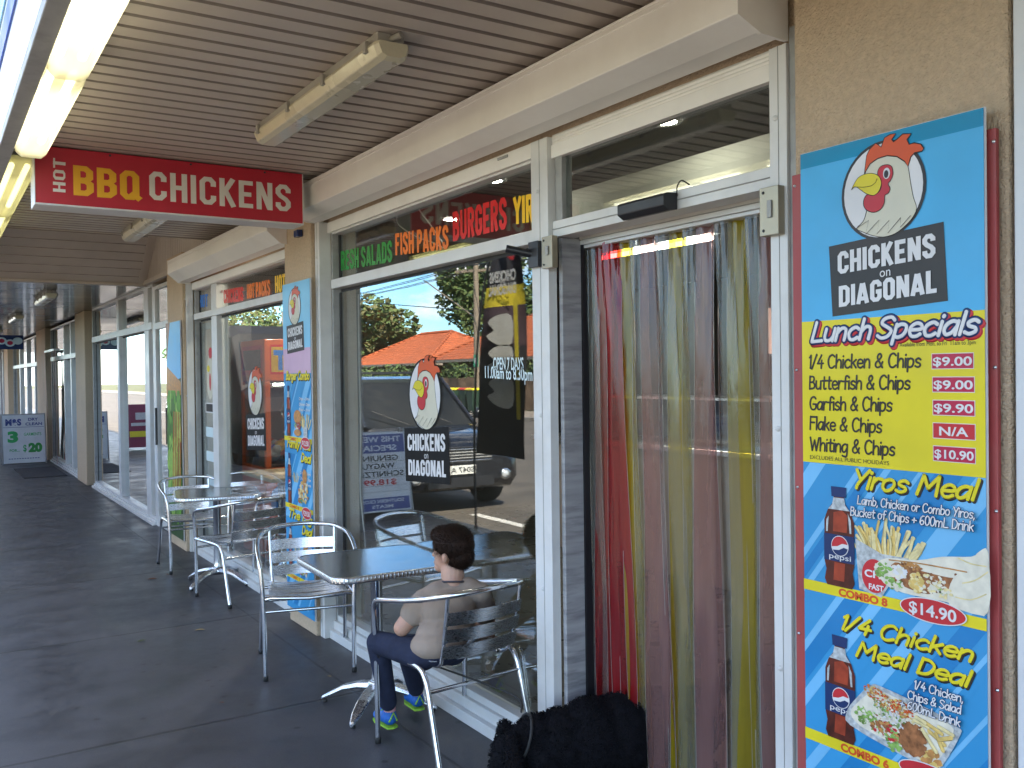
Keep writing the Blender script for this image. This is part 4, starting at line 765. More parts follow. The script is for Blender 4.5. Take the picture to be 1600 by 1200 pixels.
flat(sk, FW, ell(-8.45, 1.62, .11, .2), PCREAM, 1); flat(sk, FW, ell(-8.43, 1.84, .06, .05), PRED, 2); flat(sk, FW, ell(-8.50, 1.70, .05, .03), PYEL, 2.5); flat(sk, FW, ell(-8.45, 1.58, .03, .08), PRED, 2); flat(sk, FW, rect(-8.60, 1.31, -8.30, 1.38), PBLACK, 2)
child_of(win2, 'side_pane_stickers', sk)
# inner sliding frame of the second window
f2 = MB(); f2.box(2.185, 2.21, 8.22, 8.28, .21, 2.12, ALU); f2.box(2.185, 2.21, 8.68, 8.74, .21, 2.12, ALU); f2.box(2.185, 2.21, 8.28, 8.68, 2.06, 2.12, ALU); f2.box(2.185, 2.21, 7.92, 7.98, .21, 2.14, GREYFR); f2.build('inner_frame', win2, bev=.002)
# ================================================================ hanging sign
hs = thing('hanging_sign', 'red illuminated box sign hanging under the awning with white and amber lettering', 'sign', (1.15, 5.15, 2.62))
YS = 5.06
x0, x1, z0, z1 = .472, 1.838, 2.482, 2.772
MB().box(x0+.004, x1-.002, YS, YS+.012, z0+.004, z1, SIGNRED).build('face', hs); MB().box(x0+.004, x1-.002, YS+.160, YS+.172, z0+.004, z1, SIGNRED).build('face', hs)
cs_ = MB(); CASE = mat('sign casing', (0.60, 0.58, 0.60), .3, .5, var=.25, vs=14, stretch=(8, 1, 1)); cs_.box(x0, x0+.004, YS-.004, YS+.176, z0, z1, ALU); cs_.box(x1-.002, x1+.002, YS-.004, YS+.176, z0, z1, ALU); cs_.box(x0+.004, x1-.002, YS-.004, YS+.176, z0, z0+.004, ALU); cs_.box(x0+.004, x1-.002, YS-.004, YS, z0+.004, z0+.009, ALU); cs_.build('casing', hs, bev=.001)
for x in (.7, 1.6): MB().box(x-.02, x+.02, YS+.07, YS+.10, z1, 2.79, BRUSH).build('bracket', hs)
for x in (.82, 1.22, 1.62): MB().lathe([(0, 0), (.006, .002), (.006, .004)], (x, YS-.004, z1-.012), BLACK, 8, 'Y').build('rivet', hs)
F4 = Fr((0, YS-.0006, 0), (1, 0, 0), (0, 0, 1), (0, -1, 0)); sgt = MB()
gp = lambda x, y: (lambda p: (p.x, p.z))(onY(x, y, YS))
k1 = lambda x, y: gp(x/2.963, y/2.963)
p = k1(303, 890); q = k1(298, 737)
ktext(sgt, F4, 'HOT', k1(303, 893), k1(303, 737), .056, SIGNWH, 1, th=.15, dv=(-1, 0))
p, q = k1(340, 903), k1(650, 920); ktext(sgt, F4, 'BBQ', p, (q[0], p[1]), .150, SIGNYEL, 1, th=.175, dv=(0, 1))
p, q = k1(690, 925), k1(1348, 978); ktext(sgt, F4, 'CHICKENS', p, (q[0], p[1]), .152, SIGNWH, 1, th=.155, dv=(0, 1))
sgt.build('lettering', hs)
# small alarm light
al = MB(); al.box(1.99, 2.028, 5.59, 5.66, 2.50, 2.545, mat('dark blue lens', (.01, .03, .12), .2)); tag(al.build('alarm_light', bev=.006, org=(2.03, 5.62, 2.52)), 'small dark blue alarm light high on the narrow pillar under the red sign', 'alarm light')
# navy far sign
ns = thing('far_hanging_sign', 'small navy hanging sign with pale circles far along the arcade', 'sign', (1.4, 20, 2.35))
MB().box(.95, 1.63, 20.0, 20.12, 2.21, 2.48, PNAVY).build('casing', ns, bev=.004); F5 = Fr((0, 19.998, 0), (1, 0, 0), (0, 0, 1), (0, -1, 0)); t_ = MB()
for x, z in ((1.08, 2.36), (1.26, 2.37), (1.40, 2.33), (1.53, 2.37)): flat(t_, F5, ell(x, z, .085, .07, 20), VWHITE, 1+x)
for x, z in ((1.26, 2.37), (1.40, 2.33)): flat(t_, F5, ell(x, z, .05, .04, 16), PMAG, 4+x)
t_.build('logo', ns)
# dry clean A-frame
ms = thing('dry_cleaning_board', 'white dry cleaning A-frame board with green prices standing far along the pavement', 'signboard', (1.6, 20.2, 0))
b_ = MB(); b_.obox((1.61, 20.05, .48), (.36, 0, 0), (0, .012, 0), (0, .06, .46), mat('board white', (.62, .65, .66), .5)); b_.build('front_panel', ms); b_ = MB(); b_.obox((1.61, 20.33, .48), (.36, 0, 0), (0, .012, 0), (0, -.06, .46), MATS['board white']); b_.build('rear_panel', ms)
b_ = MB()
for x in (1.24, 1.98): b_.tube([(x, 19.97, 0), (x, 20.14, .96)], .014, GREYFR); b_.tube([(x, 20.41, 0), (x, 20.24, .96)], .014, GREYFR)
b_.box(1.24, 1.98, 20.12, 20.26, .94, .96, GREYFR); b_.build('frame', ms)
vv = Vector((0, .06, .46)).normalized(); F6 = Fr(Vector((1.61, 20.036, .48)), (1, 0, 0), vv, (0, -1, 0)); t_ = MB(); NV = mat('board navy', (.03, .05, .22), .5); GN = mat('board green', (.02, .35, .08), .5)
btext(t_, F6, 'M&S', (-.31, .27), (-.04, .27), .12, NV, 1, bold=.05); btext(t_, F6, 'DRY', (.08, .35), (.25, .35), .055, NV, 1, bold=.03); btext(t_, F6, 'CLEAN', (.03, .26), (.32, .26), .055, NV, 1, bold=.03); flat(t_, F6, rect(-.35, .225, .35, .232), NV, 1)
btext(t_, F6, '3', (-.28, -.05), (-.1, -.05), .2, GN, 1, bold=.06); btext(t_, F6, 'GARMENTS', (.0, .06), (.3, .06), .06, GN, 1, bold=.01); btext(t_, F6, 'FOR...', (-.25, -.24), (-.08, -.24), .05, GN, 1); btext(t_, F6, '$', (-.02, -.24), (.04, -.24), .13, GN, 1); btext(t_, F6, '20', (.07, -.25), (.31, -.25), .16, MATS['vinyl green'], 1, bold=.07)
for k in range(12): flat(t_, F6, rect(-.27+k*.045, -.385, -.24+k*.045, -.37), NV, 1)
t_.build('lettering', ms)
# ================================================================ ceiling lights
HOUS = mat('light housing', (.32, .30, .26), .5, var=.15, dirt=(.12, .1, .08), dirt_a=.5); DIFU = mat('aged diffuser', (.58, .53, .38), .3, var=.1, vs=5, dirt=(.35, .3, .2), dirt_a=.4, dirt_s=5, coat=.4, bump=.15, bs=90)
DTIP = mat('frosted diffuser tip', (.36, .40, .38), .25, var=.2, vs=14, coat=.4)
def batten(y0, y1, x, zc, label, grp):
    t = thing('batten_light', label, 'ceiling light', (x, (y0+y1)/2, zc), grp)
    h = MB(); h.box(x-.05, x+.05, y0+.02, y1-.02, zc-.035, zc, HOUS); h.tube([(x, y0+.03, zc-.02), (x+.02, y0-.02, zc-.012)], .012, HOUS, 8); h.build('housing', t, bev=.004)
    d = MB(); pr = [(-.062, -.036), (-.066, -.05), (-.052, -.085), (-.03, -.096), (.03, -.096), (.052, -.085), (.066, -.05), (.062, -.036)]
    d.loft([[(x+a*s, y, zc-.036+(b+.036)*s) for a, b in pr] for y, s in ((y0, .82), (y0+.02, 1), (y1-.02, 1), (y1, .82))], DIFU, smooth=False); d.build('diffuser', t, bev=.004)
    c = MB(); n_ = 4
    for k in range(n_):
        y = y0+.08+(y1-y0-.16)*k/(n_-1)
        for s in (-1, 1): c.box(x+s*.060, x+s*.074, y-.012, y+.012, zc-.062, zc-.022, HOUS)
    c.build('clips', t, bev=.002); return t
batten(2.83, 4.19, 1.355, 2.78, 'unlit cream batten light on the soffit nearest the camera', 'unlit batten lights')
batten(6.35, 7.65, 1.37, 2.78, 'unlit batten light just behind the red hanging sign', 'unlit batten lights')
for y, l in ((11.9, 'batten light on the low dark ceiling, nearest one there'), (16.2, 'batten light second along the low dark ceiling'), (20.8, 'batten light third along the low dark ceiling')): batten(y, y+1.35, 1.27, 2.66, l, 'far batten lights')
TUBE = emitm('lit tube', (1.0, .97, .88), 2.6)
def coverm():
    def fn(t):
        n = t.nodes.new; l = t.links.new
        tr = n('ShaderNodeBsdfTransparent'); tr.inputs[0].default_value = (.95, .92, .74, 1); tl = n('ShaderNodeBsdfTranslucent'); tl.inputs[0].default_value = (.9, .86, .62, 1); d = n('ShaderNodeBsdfDiffuse'); d.inputs[0].default_value = (.75, .72, .5, 1)
        a = n('ShaderNodeMixShader'); a.inputs[0].default_value = .45; l(tl.outputs[0], a.inputs[1]); l(d.outputs[0], a.inputs[2]); b = n('ShaderNodeMixShader'); b.inputs[0].default_value = .6; l(tr.outputs[0], b.inputs[1]); l(a.outputs[0], b.inputs[2])
        g = n('ShaderNodeBsdfGlossy'); g.inputs['Roughness'].default_value = .15; c = n('ShaderNodeMixShader'); c.inputs[0].default_value = .06; l(b.outputs[0], c.inputs[1]); l(g.outputs[0], c.inputs[2]); return c.outputs[0]
    return shadermat('lit diffuser cover', fn)
COVER = coverm()
TUBEY = emitm('lit tube dim', (1.0, .97, .55), .95)
def lit(y0, y1, x, label, tm=None):
    t = thing('lit_batten_light', label, 'ceiling light', (x, (y0+y1)/2, 2.78), 'lit batten lights along the awning edge')
    h = MB(); h.box(x-.07, x+.07, y0+.01, y1-.01, 2.735, 2.775, HOUS); h.build('housing', t, bev=.004)
    for s in (-.035, .035): MB().tube([(x+s, y0+.10, 2.705), (x+s, y1-.10, 2.705)], .014, tm or TUBE, 10).build('tube', t)
    d = MB(); pr = [(-.068, -.0), (-.074, -.03), (-.062, -.075), (-.04, -.095), (.04, -.095), (.062, -.075), (.074, -.03), (.068, -.0)]
    d.loft([[(x+a*s, y, 2.734+b*q) for a, b in pr] for y, s, q in ((y0, .7, .6), (y0+.012, .93, .9), (y0+.035, 1, 1), (y1-.035, 1, 1), (y1-.012, .93, .9), (y1, .7, .6))], COVER, smooth=True); d.build('diffuser', t)
    c = MB()
    for k in range(5):
        y = y0+.06+(y1-y0-.12)*k/4; c.box(x-.088, x-.075, y-.008, y+.008, 2.71, 2.75, HOUS)
    c.build('clips', t); return t
lit(1.9, 3.49, .432, 'brightly lit diffuser light nearest the camera on the awning edge'); lit(3.50, 4.78, .432, 'brightly lit diffuser light just in front of the red sign'); lit(5.16, 6.6, .425, 'lit yellowish diffuser light behind the red sign', TUBEY); lit(6.62, 7.84, .425, 'lit diffuser light farthest along the awning edge', TUBEY)
bx = MB(); bx.tube(cr_curve([(.40, 4.78, 2.74), (.38, 4.86, 2.72), (.44, 4.95, 2.74), (.43, 5.12, 2.75)], 5), .012, BLACK, 8); bx.box(.36, .50, 4.98, 5.0, 2.72, 2.778, BLACK); bx.build('junction_cable', aw)
# ================================================================ STRIP CURTAIN
st = thing('strip_curtain', 'coloured translucent plastic strip curtain hanging in the shop doorway', 'strip curtain', (2.31, 2.5, 2.15))
MB().box(2.235, 2.29, 1.87, 2.945, 2.118, 2.131, ALU).build('rail', st, bev=.002)
FCLR = filmm('clear strip', (.89, .90, .87), .24, .3, (.40, .40, .36)); FGLINT = filmm('painted edge glint', (.9, .9, .88), .6, .6, (.5, .49, .46)); FRED = filmm('red strip', (.76, .05, .05), .42, .3, (.42, .025, .03)); FYEL = filmm('yellow strip', (.88, .70, .05), .40, .3, (.50, .40, .02)); FPNK = filmm('smoky strip', (.88, .55, .52), .40, .3, (.40, .22, .21))
rnd = random.Random(11)
SC = 'CRRYCPCYCPCYCPR'; ns_ = len(SC); TOPL, TOPR = 2.945, 1.86
for i, c in enumerate(SC):
    yc = TOPL+.012+(TOPR-TOPL)*(i+.2)/ns_; m = {'R': FRED, 'C': FCLR, 'Y': FYEL, 'P': FPNK}[c]; lean = (rnd.uniform(-.05, .03)-(.0 if i == 0 else .05 if i < 5 else .02)+(.03 if i > 12 else 0)); xo = 2.262+{'C': .012, 'R': 0.0, 'Y': -.005, 'P': -.012}[c]; ph = rnd.uniform(-.4, .4)
    if i == ns_-1: lean = .0
    wt_, wb_ = .088, (.150 if c in 'RP' else .128); nz_, ny = 34, 14; vs = []; zb = .03
    for a in range(nz_+1):
        t = a/nz_; z = 2.124-(2.124-zb)*t; e = min(1, t*1.25); w = wt_+(wb_-wt_)*e; dep = .030*(1-.55*e)*(1 if i % 2 else -1)
        for b in range(ny+1):
            u = b/ny-.5; x = xo+dep*math.cos(u*math.pi+ph*.5)+.007*math.sin(u*7+ph*6+t*2)*(.3+t)+.004*math.sin(t*9+ph*9+u*3)
            x += .010*math.cos(u*math.pi*4+ph)*(1-min(1, t*6))
            yy = min(2.945, max(1.86, yc-u*w+lean*t+.006*math.sin(t*5+ph*8)*t)); vs.append((x, yy, z+(.008*math.cos(u*math.pi*3+ph) if a == 0 else 0)))
    fs = [(a*(ny+1)+b, (a+1)*(ny+1)+b, (a+1)*(ny+1)+b+1, a*(ny+1)+b+1) for a in range(nz_) for b in range(ny)]
    em_ = MB().add(vs, fs, m, True)
    for b in (0, ny):
        e_ = []
        for a in range(nz_+1): v = vs[a*(ny+1)+b]; e_ += [(v[0]-.0015, v[1]-.0013, v[2]), (v[0]-.0015, v[1]+.0013, v[2])]
        em_.add(e_, [(2*a, 2*a+1, 2*a+3, 2*a+2) for a in range(nz_)], FGLINT, True)  # pale ribbons paint in the light caught along each strip's edges
    em_.build('strip', st)
# ================================================================ FURNITURE
RT = .0125
def arc(p): return cr_curve(p, 6)
def chair(label, grp='aluminium cafe chairs'):
    t = thing('cafe_chair', label, 'chair', (0, 0, 0), grp)
    loop = [(-.245, .245, .012), (-.248, .242, .25), (-.252, .238, .44), (-.262, .232, .56), (-.268, .222, .615), (-.272, .185, .645), (-.275, .08, .664), (-.272, -.06, .688), (-.252, -.18, .712), (-.19, -.268, .732), (-.09, -.308, .741), (0, -.318, .744)]
    loop = loop+[(-x, y, z) for x, y, z in loop[-2::-1]]
    MB().tube(arc(loop), RT, CHROME, 12).build('arm_frame', t)
    for s in (-1, 1):
        p = [(s*.252, .240, .430), (s*.250, .12, .428), (s*.247, -.02, .424), (s*.246, -.115, .415), (s*.246, -.155, .385), (s*.247, -.18, .33), (s*.252, -.24, .14), (s*.257, -.285, .012)]
        MB().tube(arc(p), RT, CHROME, 12).build('leg', t)
        q = [(s*.16, -.01, .418), (s*.172, -.10, .414), (s*.18, -.165, .425), (s*.186, -.20, .47), (s*.192, -.235, .60), (s*.196, -.262, .727)]
        MB().tube(arc(q), .009, CHROME, 10).build('back_upright', t)
    for x, y in ((-.245, .245), (.245, .245), (-.257, -.285), (.257, -.285)): MB().lathe([(0, 0), (.014, 0), (.0145, .02), (.0135, .028), (0, .028)], (x, y, 0), RUBBER, 12).build('foot_cap', t)
    b = MB()
    for zc in (.490, .562, .634):
        sec = []
        for k in range(21):
            u = k/20*2-1; x = u*.200; yb = -.218-(zc-.49)*.26-.034*(1-u*u); h = .0285
            n_ = [(x, yb+.0075, zc-h), (x, yb-.0075, zc+h), (x, yb-.0105, zc+h), (x, yb+.0045, zc-h)]
            sec.append(n_)
        b.loft(sec, BRUSH, False)
    b.build('backrest', t)
    s_ = MB(); n = 8
    for k in range(n):
        y0 = .225-k*.049; sec = []
        for j in range(11):
            u = j/10*2-1; x = u*.215; z = .448-.016*(1-u*u)-(.010*math.sin(k/7*math.pi)); sec.append([(x, y0, z), (x, y0-.042, z), (x, y0-.042, z-.004), (x, y0, z-.004)])
        s_.loft(sec, BRUSH, False)
    s_.build('seat', t, bev=.0015)
    r = MB()
    r.tube([(-.25, .235, .43), (-.215, .237, .437), (0, .24, .424), (.215, .237, .437), (.25, .235, .43)], .011, CHROME, 10)
    for y in (.12, -.1): r.tube([(-.245, y, .424), (.245, y, .424)], .008, CHROME, 8)
    for x in (-.16, .16): r.tube([(x, .235, .425), (x, -.14, .415)], .008, CHROME, 8)
    r.build('seat_frame', t)
    MB().tube([(-.250, .238, .365), (.250, .238, .365)], .0085, CHROME, 10).build('stretcher', t); MB().tube([(-.248, -.182, .33), (.248, -.182, .33)], .0085, CHROME, 10).build('stretcher', t)
    return t
def place(o, x, y, hx, hy): o.location = (x, y, 0); o.scale = (.955, .97, 1); o.rotation_euler = (0, 0, math.atan2(-hx, hy)); return o
chA = place(chair('empty aluminium cafe chair at the front table, its seat facing the camera'), 1.795, 4.985, -.27, -.96)
chB = copy_tree(chA); chB['label'] = 'aluminium cafe chair the seated boy is sitting in'; place(chB, 1.915, 3.51, -.10, .99)
chC = copy_tree(chA); chC['label'] = 'empty aluminium cafe chair with its back to the camera at the rear table'; place(chC, 1.955, 6.80, -.22, .97)
chD = copy_tree(chA); chD['label'] = 'farthest empty aluminium cafe chair, facing the camera beyond the rear table'; place(chD, 1.93, 8.12, -.03, -1)
def tabletop_mat():
    m = mat('patterned steel top', (.36, .37, .40), .12, 1.0, var=.1, vs=10); t = m.node_tree; b = t.nodes['Principled BSDF']; n = t.nodes.new
    c = n('ShaderNodeTexCoord'); v = n('ShaderNodeTexChecker'); v.inputs['Scale'].default_value = 90; w = n('ShaderNodeTexWave'); w.inputs['Scale'].default_value = 55; w.inputs['Distortion'].default_value = 1.5
    t.links.new(c.outputs['Object'], w.inputs['Vector']); bp = n('ShaderNodeBump'); bp.inputs['Strength'].default_value = .05; bp.inputs['Distance'].default_value = .002; t.links.new(w.outputs[1], bp.inputs['Height']); t.links.new(bp.outputs[0], b.inputs['Normal']); return m
TOPM = tabletop_mat()
def rsq(h, r, n=6):
    out = []
    for cx, cy, a0 in ((h-r, h-r, 0), (-h+r, h-r, 90), (-h+r, -h+r, 180), (h-r, -h+r, 270)):
        for k in range(n+1): a = rad(a0+90*k/n); out.append((cx+r*math.cos(a), cy+r*math.sin(a)))
    return out
def table(label):
    t = thing('cafe_table', label, 'table', (0, 0, 0), 'square aluminium cafe tables')
    o = rsq(.305, .07); m = MB(); m.extr([(a, b, .704) for a, b in o], (0, 0, .014), TOPM); m.build('tabletop', t, bev=.002)
    e = MB(); o2 = rsq(.312, .075); 
    rings = []
    for z, k in ((.688, .309), (.688, .314), (.695, .3165), (.716, .3165), (.7195, .313), (.7195, .305)):
        rings.append([(a, b, z) for a, b in rsq(k, .075)])
    e.loft(rings, BRUSH, True, cap=False)
    for i in range(0, len(o2)):
        a = Vector((*rsq(.3175, .075)[i], 0)); bq = Vector((*rsq(.3175, .075)[(i+1) % len(o2)], 0)); L_ = (bq-a).length; k = max(1, int(L_/.018))
        for j in range(k):
            p = a+(bq-a)*((j+.5)/k); dd = (bq-a).normalized(); e.obox((p.x, p.y, .704), dd*.0035, dd.cross(Vector((0, 0, 1)))*.001, (0, 0, .010), CHROME)
    e.build('edge_band', t)
    MB().lathe([(.0, .12), (.037, .12), (.032, .14), (.029, .17), (.029, .66), (.05, .672), (.11, .68), (.11, .688), (0, .688)], (0, 0, 0), CHROME, 24).build('column', t)
    b = MB(); b.lathe([(0, .075), (.05, .075), (.052, .10), (.045, .125), (.034, .13), (0, .13)], (0, 0, 0), CHROME, 20)
    b.build('hub', t)
    for k in range(4):
        a = rad(45+90*k); d = Vector((math.cos(a), math.sin(a), 0)); q = Vector((-d.y, d.x, 0)); f = MB(); secs = []
        for s, h, w, th in ((.035, .10, .034, .022), (.10, .098, .033, .018), (.18, .080, .031, .014), (.25, .045, .027, .012), (.295, .022, .014, .010), (.305, .016, .006, .008)):
            c = d*s+Vector((0, 0, h)); secs.append([c+q*w, c+q*w*.7+Vector((0, 0, th)), c-q*w*.7+Vector((0, 0, th)), c-q*w, c-q*w*.8-Vector((0, 0, th*.6)), c+q*w*.8-Vector((0, 0, th*.6))])
        f.loft(secs, BRUSH, False); f.lathe([(0, 0), (.012, 0), (.012, .012), (0, .012)], d*.285, RUBBER, 10); f.build('foot', t, bev=.003)
    return t
tA = table('front square aluminium cafe table where the boy sits'); tA.location = (1.845, 4.135, 0); tA.rotation_euler = (0, 0, rad(-3))
tB = copy_tree(tA); tB['label'] = 'rear square aluminium cafe table between two empty chairs'; tB.location = (1.925, 7.34, 0); tB.rotation_euler = (0, 0, rad(-12))
# ================================================================ BOY
def caps(mb, pts, m, n=16):   # chain of tapered capsules
    for (p, r), (q, s) in zip(pts[:-1], pts[1:]):
        p = Vector(p); q = Vector(q); mb.tube([p+(q-p)*k/6 for k in range(7)], 0, m, n, radii=[r+(s-r)*k/6 for k in range(7)])
    for p, r in pts: mb.ball(p, r, m, 16, 10)
def organic(name, fn, m, parent, vox, sm=6, org=None):
    mb = MB(); fn(mb); o = mb.build(name, parent, org=org); remesh(o, vox, sm); o.data.materials.clear(); o.data.materials.append(m); return o
SKIN = mat('skin', (.50, .29, .205), .55, var=.10, vs=24, bump=.12, bs=90, dirt=(.50, .20, .14), dirt_s=14, dirt_a=.35); b_ = SKIN.node_tree.nodes['Principled BSDF']; b_.inputs['Subsurface Weight'].default_value = .12; b_.inputs['Subsurface Radius'].default_value = (.02, .008, .004)
SHIRT = mat('taupe cotton', (.31, .245, .20), .95, var=.08, vs=14, bump=.9, bs=13, stretch=(1, 1, .55), spec=.1); TROUS = mat('navy trousers', (.025, .03, .055), .9, var=.15, vs=20, bump=.9, bs=16, spec=.15); HAIR = mat('dark brown hair', (.022, .010, .006), .7, var=.5, vs=70, spec=.25)
SHOEB = mat('blue trainer mesh', (.01, .11, .42), .6, var=.25, vs=60); LIME = mat('lime sole', (.28, .55, .05), .6); PINKS = mat('pink sock', (.6, .3, .33), .8)
Y0 = lambda x, y, Y: onY(x, y, Y)
hd_ = Y0(706, 861, 3.53); nk = Y0(708, 908, 3.50); sl_ = Y0(662, 938, 3.53); sr_ = Y0(750, 927, 3.44); el = Y0(628, 981, 3.56); er = Y0(764, 985, 3.56)
pel = Y0(687, 1018, 3.40); chest = Y0(702, 955, 3.45); waist = Y0(694, 992, 3.42)
hipL = pel+Vector((-.065, .03, -.01)); hipR = pel+Vector((.07, .02, -.01)); knL = Y0(590, 1003, 3.73); knR = Y0(634, 1008, 3.78); anL = Y0(609, 1112, 3.78); anR = Y0(652, 1085, 3.93)
haL = pel+Vector((-.05, .215, .075)); haR = pel+Vector((.05, .215, .075))
boy = thing('person', 'seated boy with short dark hair, taupe T-shirt and blue trainers, back to the camera', 'person', (pel.x, pel.y, 0))
fwd = Vector((-.58, .815, 0)).normalized()   # the way the head looks (left, towards the street and table)
sid = Vector((fwd.y, -fwd.x, 0))
HS = 1.17
def hb(m, c, r, mm, a=14, b=9): m.ball(hd_+(c-hd_)*HS, tuple(q*HS for q in r) if not isinstance(r, float) else r*HS, mm, a, b)
def f_body(m):
    hb(m, hd_+Vector((0, 0, .012)), (.069, .069, .077), SKIN, 24, 16); hb(m, hd_+fwd*.018+Vector((0, 0, -.024)), (.050, .050, .056), SKIN, 20, 12)
    hb(m, hd_+fwd*.052+Vector((0, 0, -.062)), .02, SKIN); caps(m, [(hd_+fwd*.072+Vector((0, 0, .0)), .010), (hd_+fwd*.088+Vector((0, 0, -.022)), .010)], SKIN)
    hb(m, hd_+fwd*.060+Vector((0, 0, -.045)), (.016, .016, .009), SKIN)
    for s in (-1, 1):
        e = hd_+sid*s*.080-fwd*.004+Vector((0, 0, -.016)); m.ball(e, (.012, .016, .023), SKIN, 12, 8); m.ball(e+sid*s*.006+Vector((0, 0, .006)), (.009, .012, .013), SKIN, 12, 8)
    caps(m, [(hd_+Vector((0, 0, -.04)), .054), (nk, .050), (nk+Vector((0, -.005, -.04)), .052)], SKIN)
    for s_, e_, h_ in ((sl_, el, haL), (sr_, er, haR)):
        caps(m, [(s_, .038), (s_+(e_-s_)*.5, .041), (e_, .036), (e_+(h_-e_)*.35, .033), (h_, .021)], SKIN)
        d = (h_-e_).normalized(); pal = h_+d*.025; m.ball(pal, (.022, .026, .014), SKIN)
        q = d.cross(Vector((0, 0, 1))).normalized()
        for k in range(4): b = pal+d*.018+q*(k-1.5)*.011; caps(m, [(b, .0065), (b+d*.02+Vector((0, 0, -.004)), .006), (b+d*(.032-.003*abs(k-1.3))+Vector((0, 0, -.016)), .0052)], SKIN, 8)
        b = pal-d*.01+q*.02; caps(m, [(b, .008), (b+d*.02+q*.012, .0065)], SKIN, 8)
    caps(m, [(chest, .055), (pel, .055)], SKIN)
    for h, k, a in ((hipL, knL, anL), (hipR, knR, anR)): caps(m, [(h, .05), (k, .036), (a, .024)], SKIN)
body = organic('body', f_body, SKIN, boy, .0042, 3)
def f_shirt(m):
    up = Vector((0, 0, 1))
    for p, rx, ry, rz in ((chest+Vector((0, .005, .01)), .124, .086, .082), (waist+Vector((0, .01, .0)), .122, .098, .08), (pel+Vector((0, 0.01, .03)), .124, .098, .07), (chest+Vector((0, .005, -.04)), .122, .092, .09)): m.ball(p, (rx, ry, rz), SHIRT, 24, 14)
    caps(m, [(sl_, .046), ((sl_+sr_)/2+Vector((0, 0, .008)), .056), (sr_, .046)], SHIRT); caps(m, [(nk+Vector((0, -.003, -.034)), .052), (chest, .06)], SHIRT)
    for s_ in (sl_, sr_): caps(m, [(nk+Vector((0, -.004, -.030)), .046), (nk*.45+s_*.55+Vector((0, -.004, .0)), .048), (s_, .046)], SHIRT)
    for s_, e_ in ((sl_, el), (sr_, er)): caps(m, [(s_, .050), (s_+(e_-s_)*.38, .055), (s_+(e_-s_)*.48, .057)], SHIRT)
shirt = organic('shirt', f_shirt, SHIRT, boy, .005, 5)
# collar
t_ = MB(); ring = [nk+Vector((.056*math.cos(a), .053*math.sin(a)-.003, -.002-.012*math.sin(a+.6))) for a in [k*math.pi/10 for k in range(20)]]; t_.tube(ring, .0045, mat('collar binding', (.06, .05, .06), .8), 8, closed=True); t_.build('collar', boy)
def f_tr(m):
    m.ball(pel+Vector((0, .01, -.005)), (.105, .085, .055), TROUS, 24, 12)
    for h, k, a in ((hipL, knL, anL), (hipR, knR, anR)): caps(m, [(h, .066), (h+(k-h)*.5, .058), (k, .050), (k+(a-k)*.3, .047), (a+(k-a)*.14, .040)], TROUS); 
trs = organic('trousers', f_tr, TROUS, boy, .006, 4)
hm = MB(); hr = random.Random(3)
def hairpt(th, ph): # th from top
    d = Vector((math.sin(th)*math.cos(ph), math.sin(th)*math.sin(ph), math.cos(th))); return d
def f_hair(m):
    hb(m, hd_-fwd*.008+Vector((0, 0, .026)), (.076, .076, .073), HAIR, 24, 16); hb(m, hd_-fwd*.026+Vector((0, 0, -.014)), (.060, .060, .058), HAIR, 24, 16); hb(m, hd_+fwd*.028+Vector((0, 0, .058)), (.050, .050, .034), HAIR, 20, 12)
hair = organic('hair', f_hair, HAIR, boy, .0045, 3)
HAIR2 = mat('brown hair strand', (.055, .028, .016), .6, spec=.3); fz = MB(); vsn = hair.data.vertices; off = ORG['person']
for i in range(15000):
    v = vsn[hr.randrange(len(vsn))]; p = v.co+off; nrm_ = v.normal; 
    d = (nrm_*.55+Vector((hr.uniform(-.4, .4), hr.uniform(-.4, .4), -.75 if p.z < hd_.z+.05 else .05))+fwd*(.35 if p.z > hd_.z+.05 else 0)).normalized(); l = hr.uniform(.006, .015); q = d.orthogonal().normalized()*.0009
    fz.add([p-q, p+q, p+d*l], [(0, 1, 2)], HAIR if i % 3 else HAIR2)
fz.build('hair_strands', hair, org=off)
for a, k, dr_ in ((anL, knL, Vector((-.05, 1, 0))), (anR, knR, Vector((.12, 1, 0)))):
    d = dr_.normalized(); base = Vector((a.x, a.y, a.z-.055)); q = Vector((-d.y, d.x, 0))
    def f_shoe(m, base=base, d=d):
        m.ball(base+d*.085+Vector((0, 0, .018)), (.036, .045, .024), SHOEB); m.ball(base-d*.0+Vector((0, 0, .028)), (.034, .036, .032), SHOEB); caps(m, [(base-d*.005+Vector((0, 0, .03)), .031), (base+d*.075+Vector((0, 0, .022)), .031)], SHOEB); caps(m, [(base+Vector((0, 0, .035)), .029), (a+Vector((0, 0, -.004)), .029)], SHOEB)
    sh = organic('shoe', f_shoe, SHOEB, boy, .004, 3)
    s = MB(); s.extr([base+d*u+q*w+Vector((0, 0, -.012)) for u, w in ((-.038, 0), (-.03, .026), (.02, .030), (.08, .037), (.12, .026), (.132, 0), (.12, -.026), (.08, -.036), (.02, -.028), (-.03, -.026))], (0, 0, .008), LIME); s.build('sole', sh, bev=.004, org=ORG['person'])
    s = MB()
    for u in (.045,): s.tube([base+d*u+q*.02+Vector((0, 0, .052)), base+d*(u+.004)+Vector((0, 0, .060)), base+d*u-q*.02+Vector((0, 0, .052))], .0025, LIME, 6)
    s.tube([base-d*.03+q*.02+Vector((0, 0, .02)), base-d*.036+Vector((0, 0, .06)), base-d*.03-q*.02+Vector((0, 0, .02))], .004, LIME, 6); s.build('laces', sh, org=ORG['person'])
    MB().tube([a+Vector((0, 0, -.01)), a+Vector((0, 0, .03))], .027, PINKS, 14).build('sock', boy)
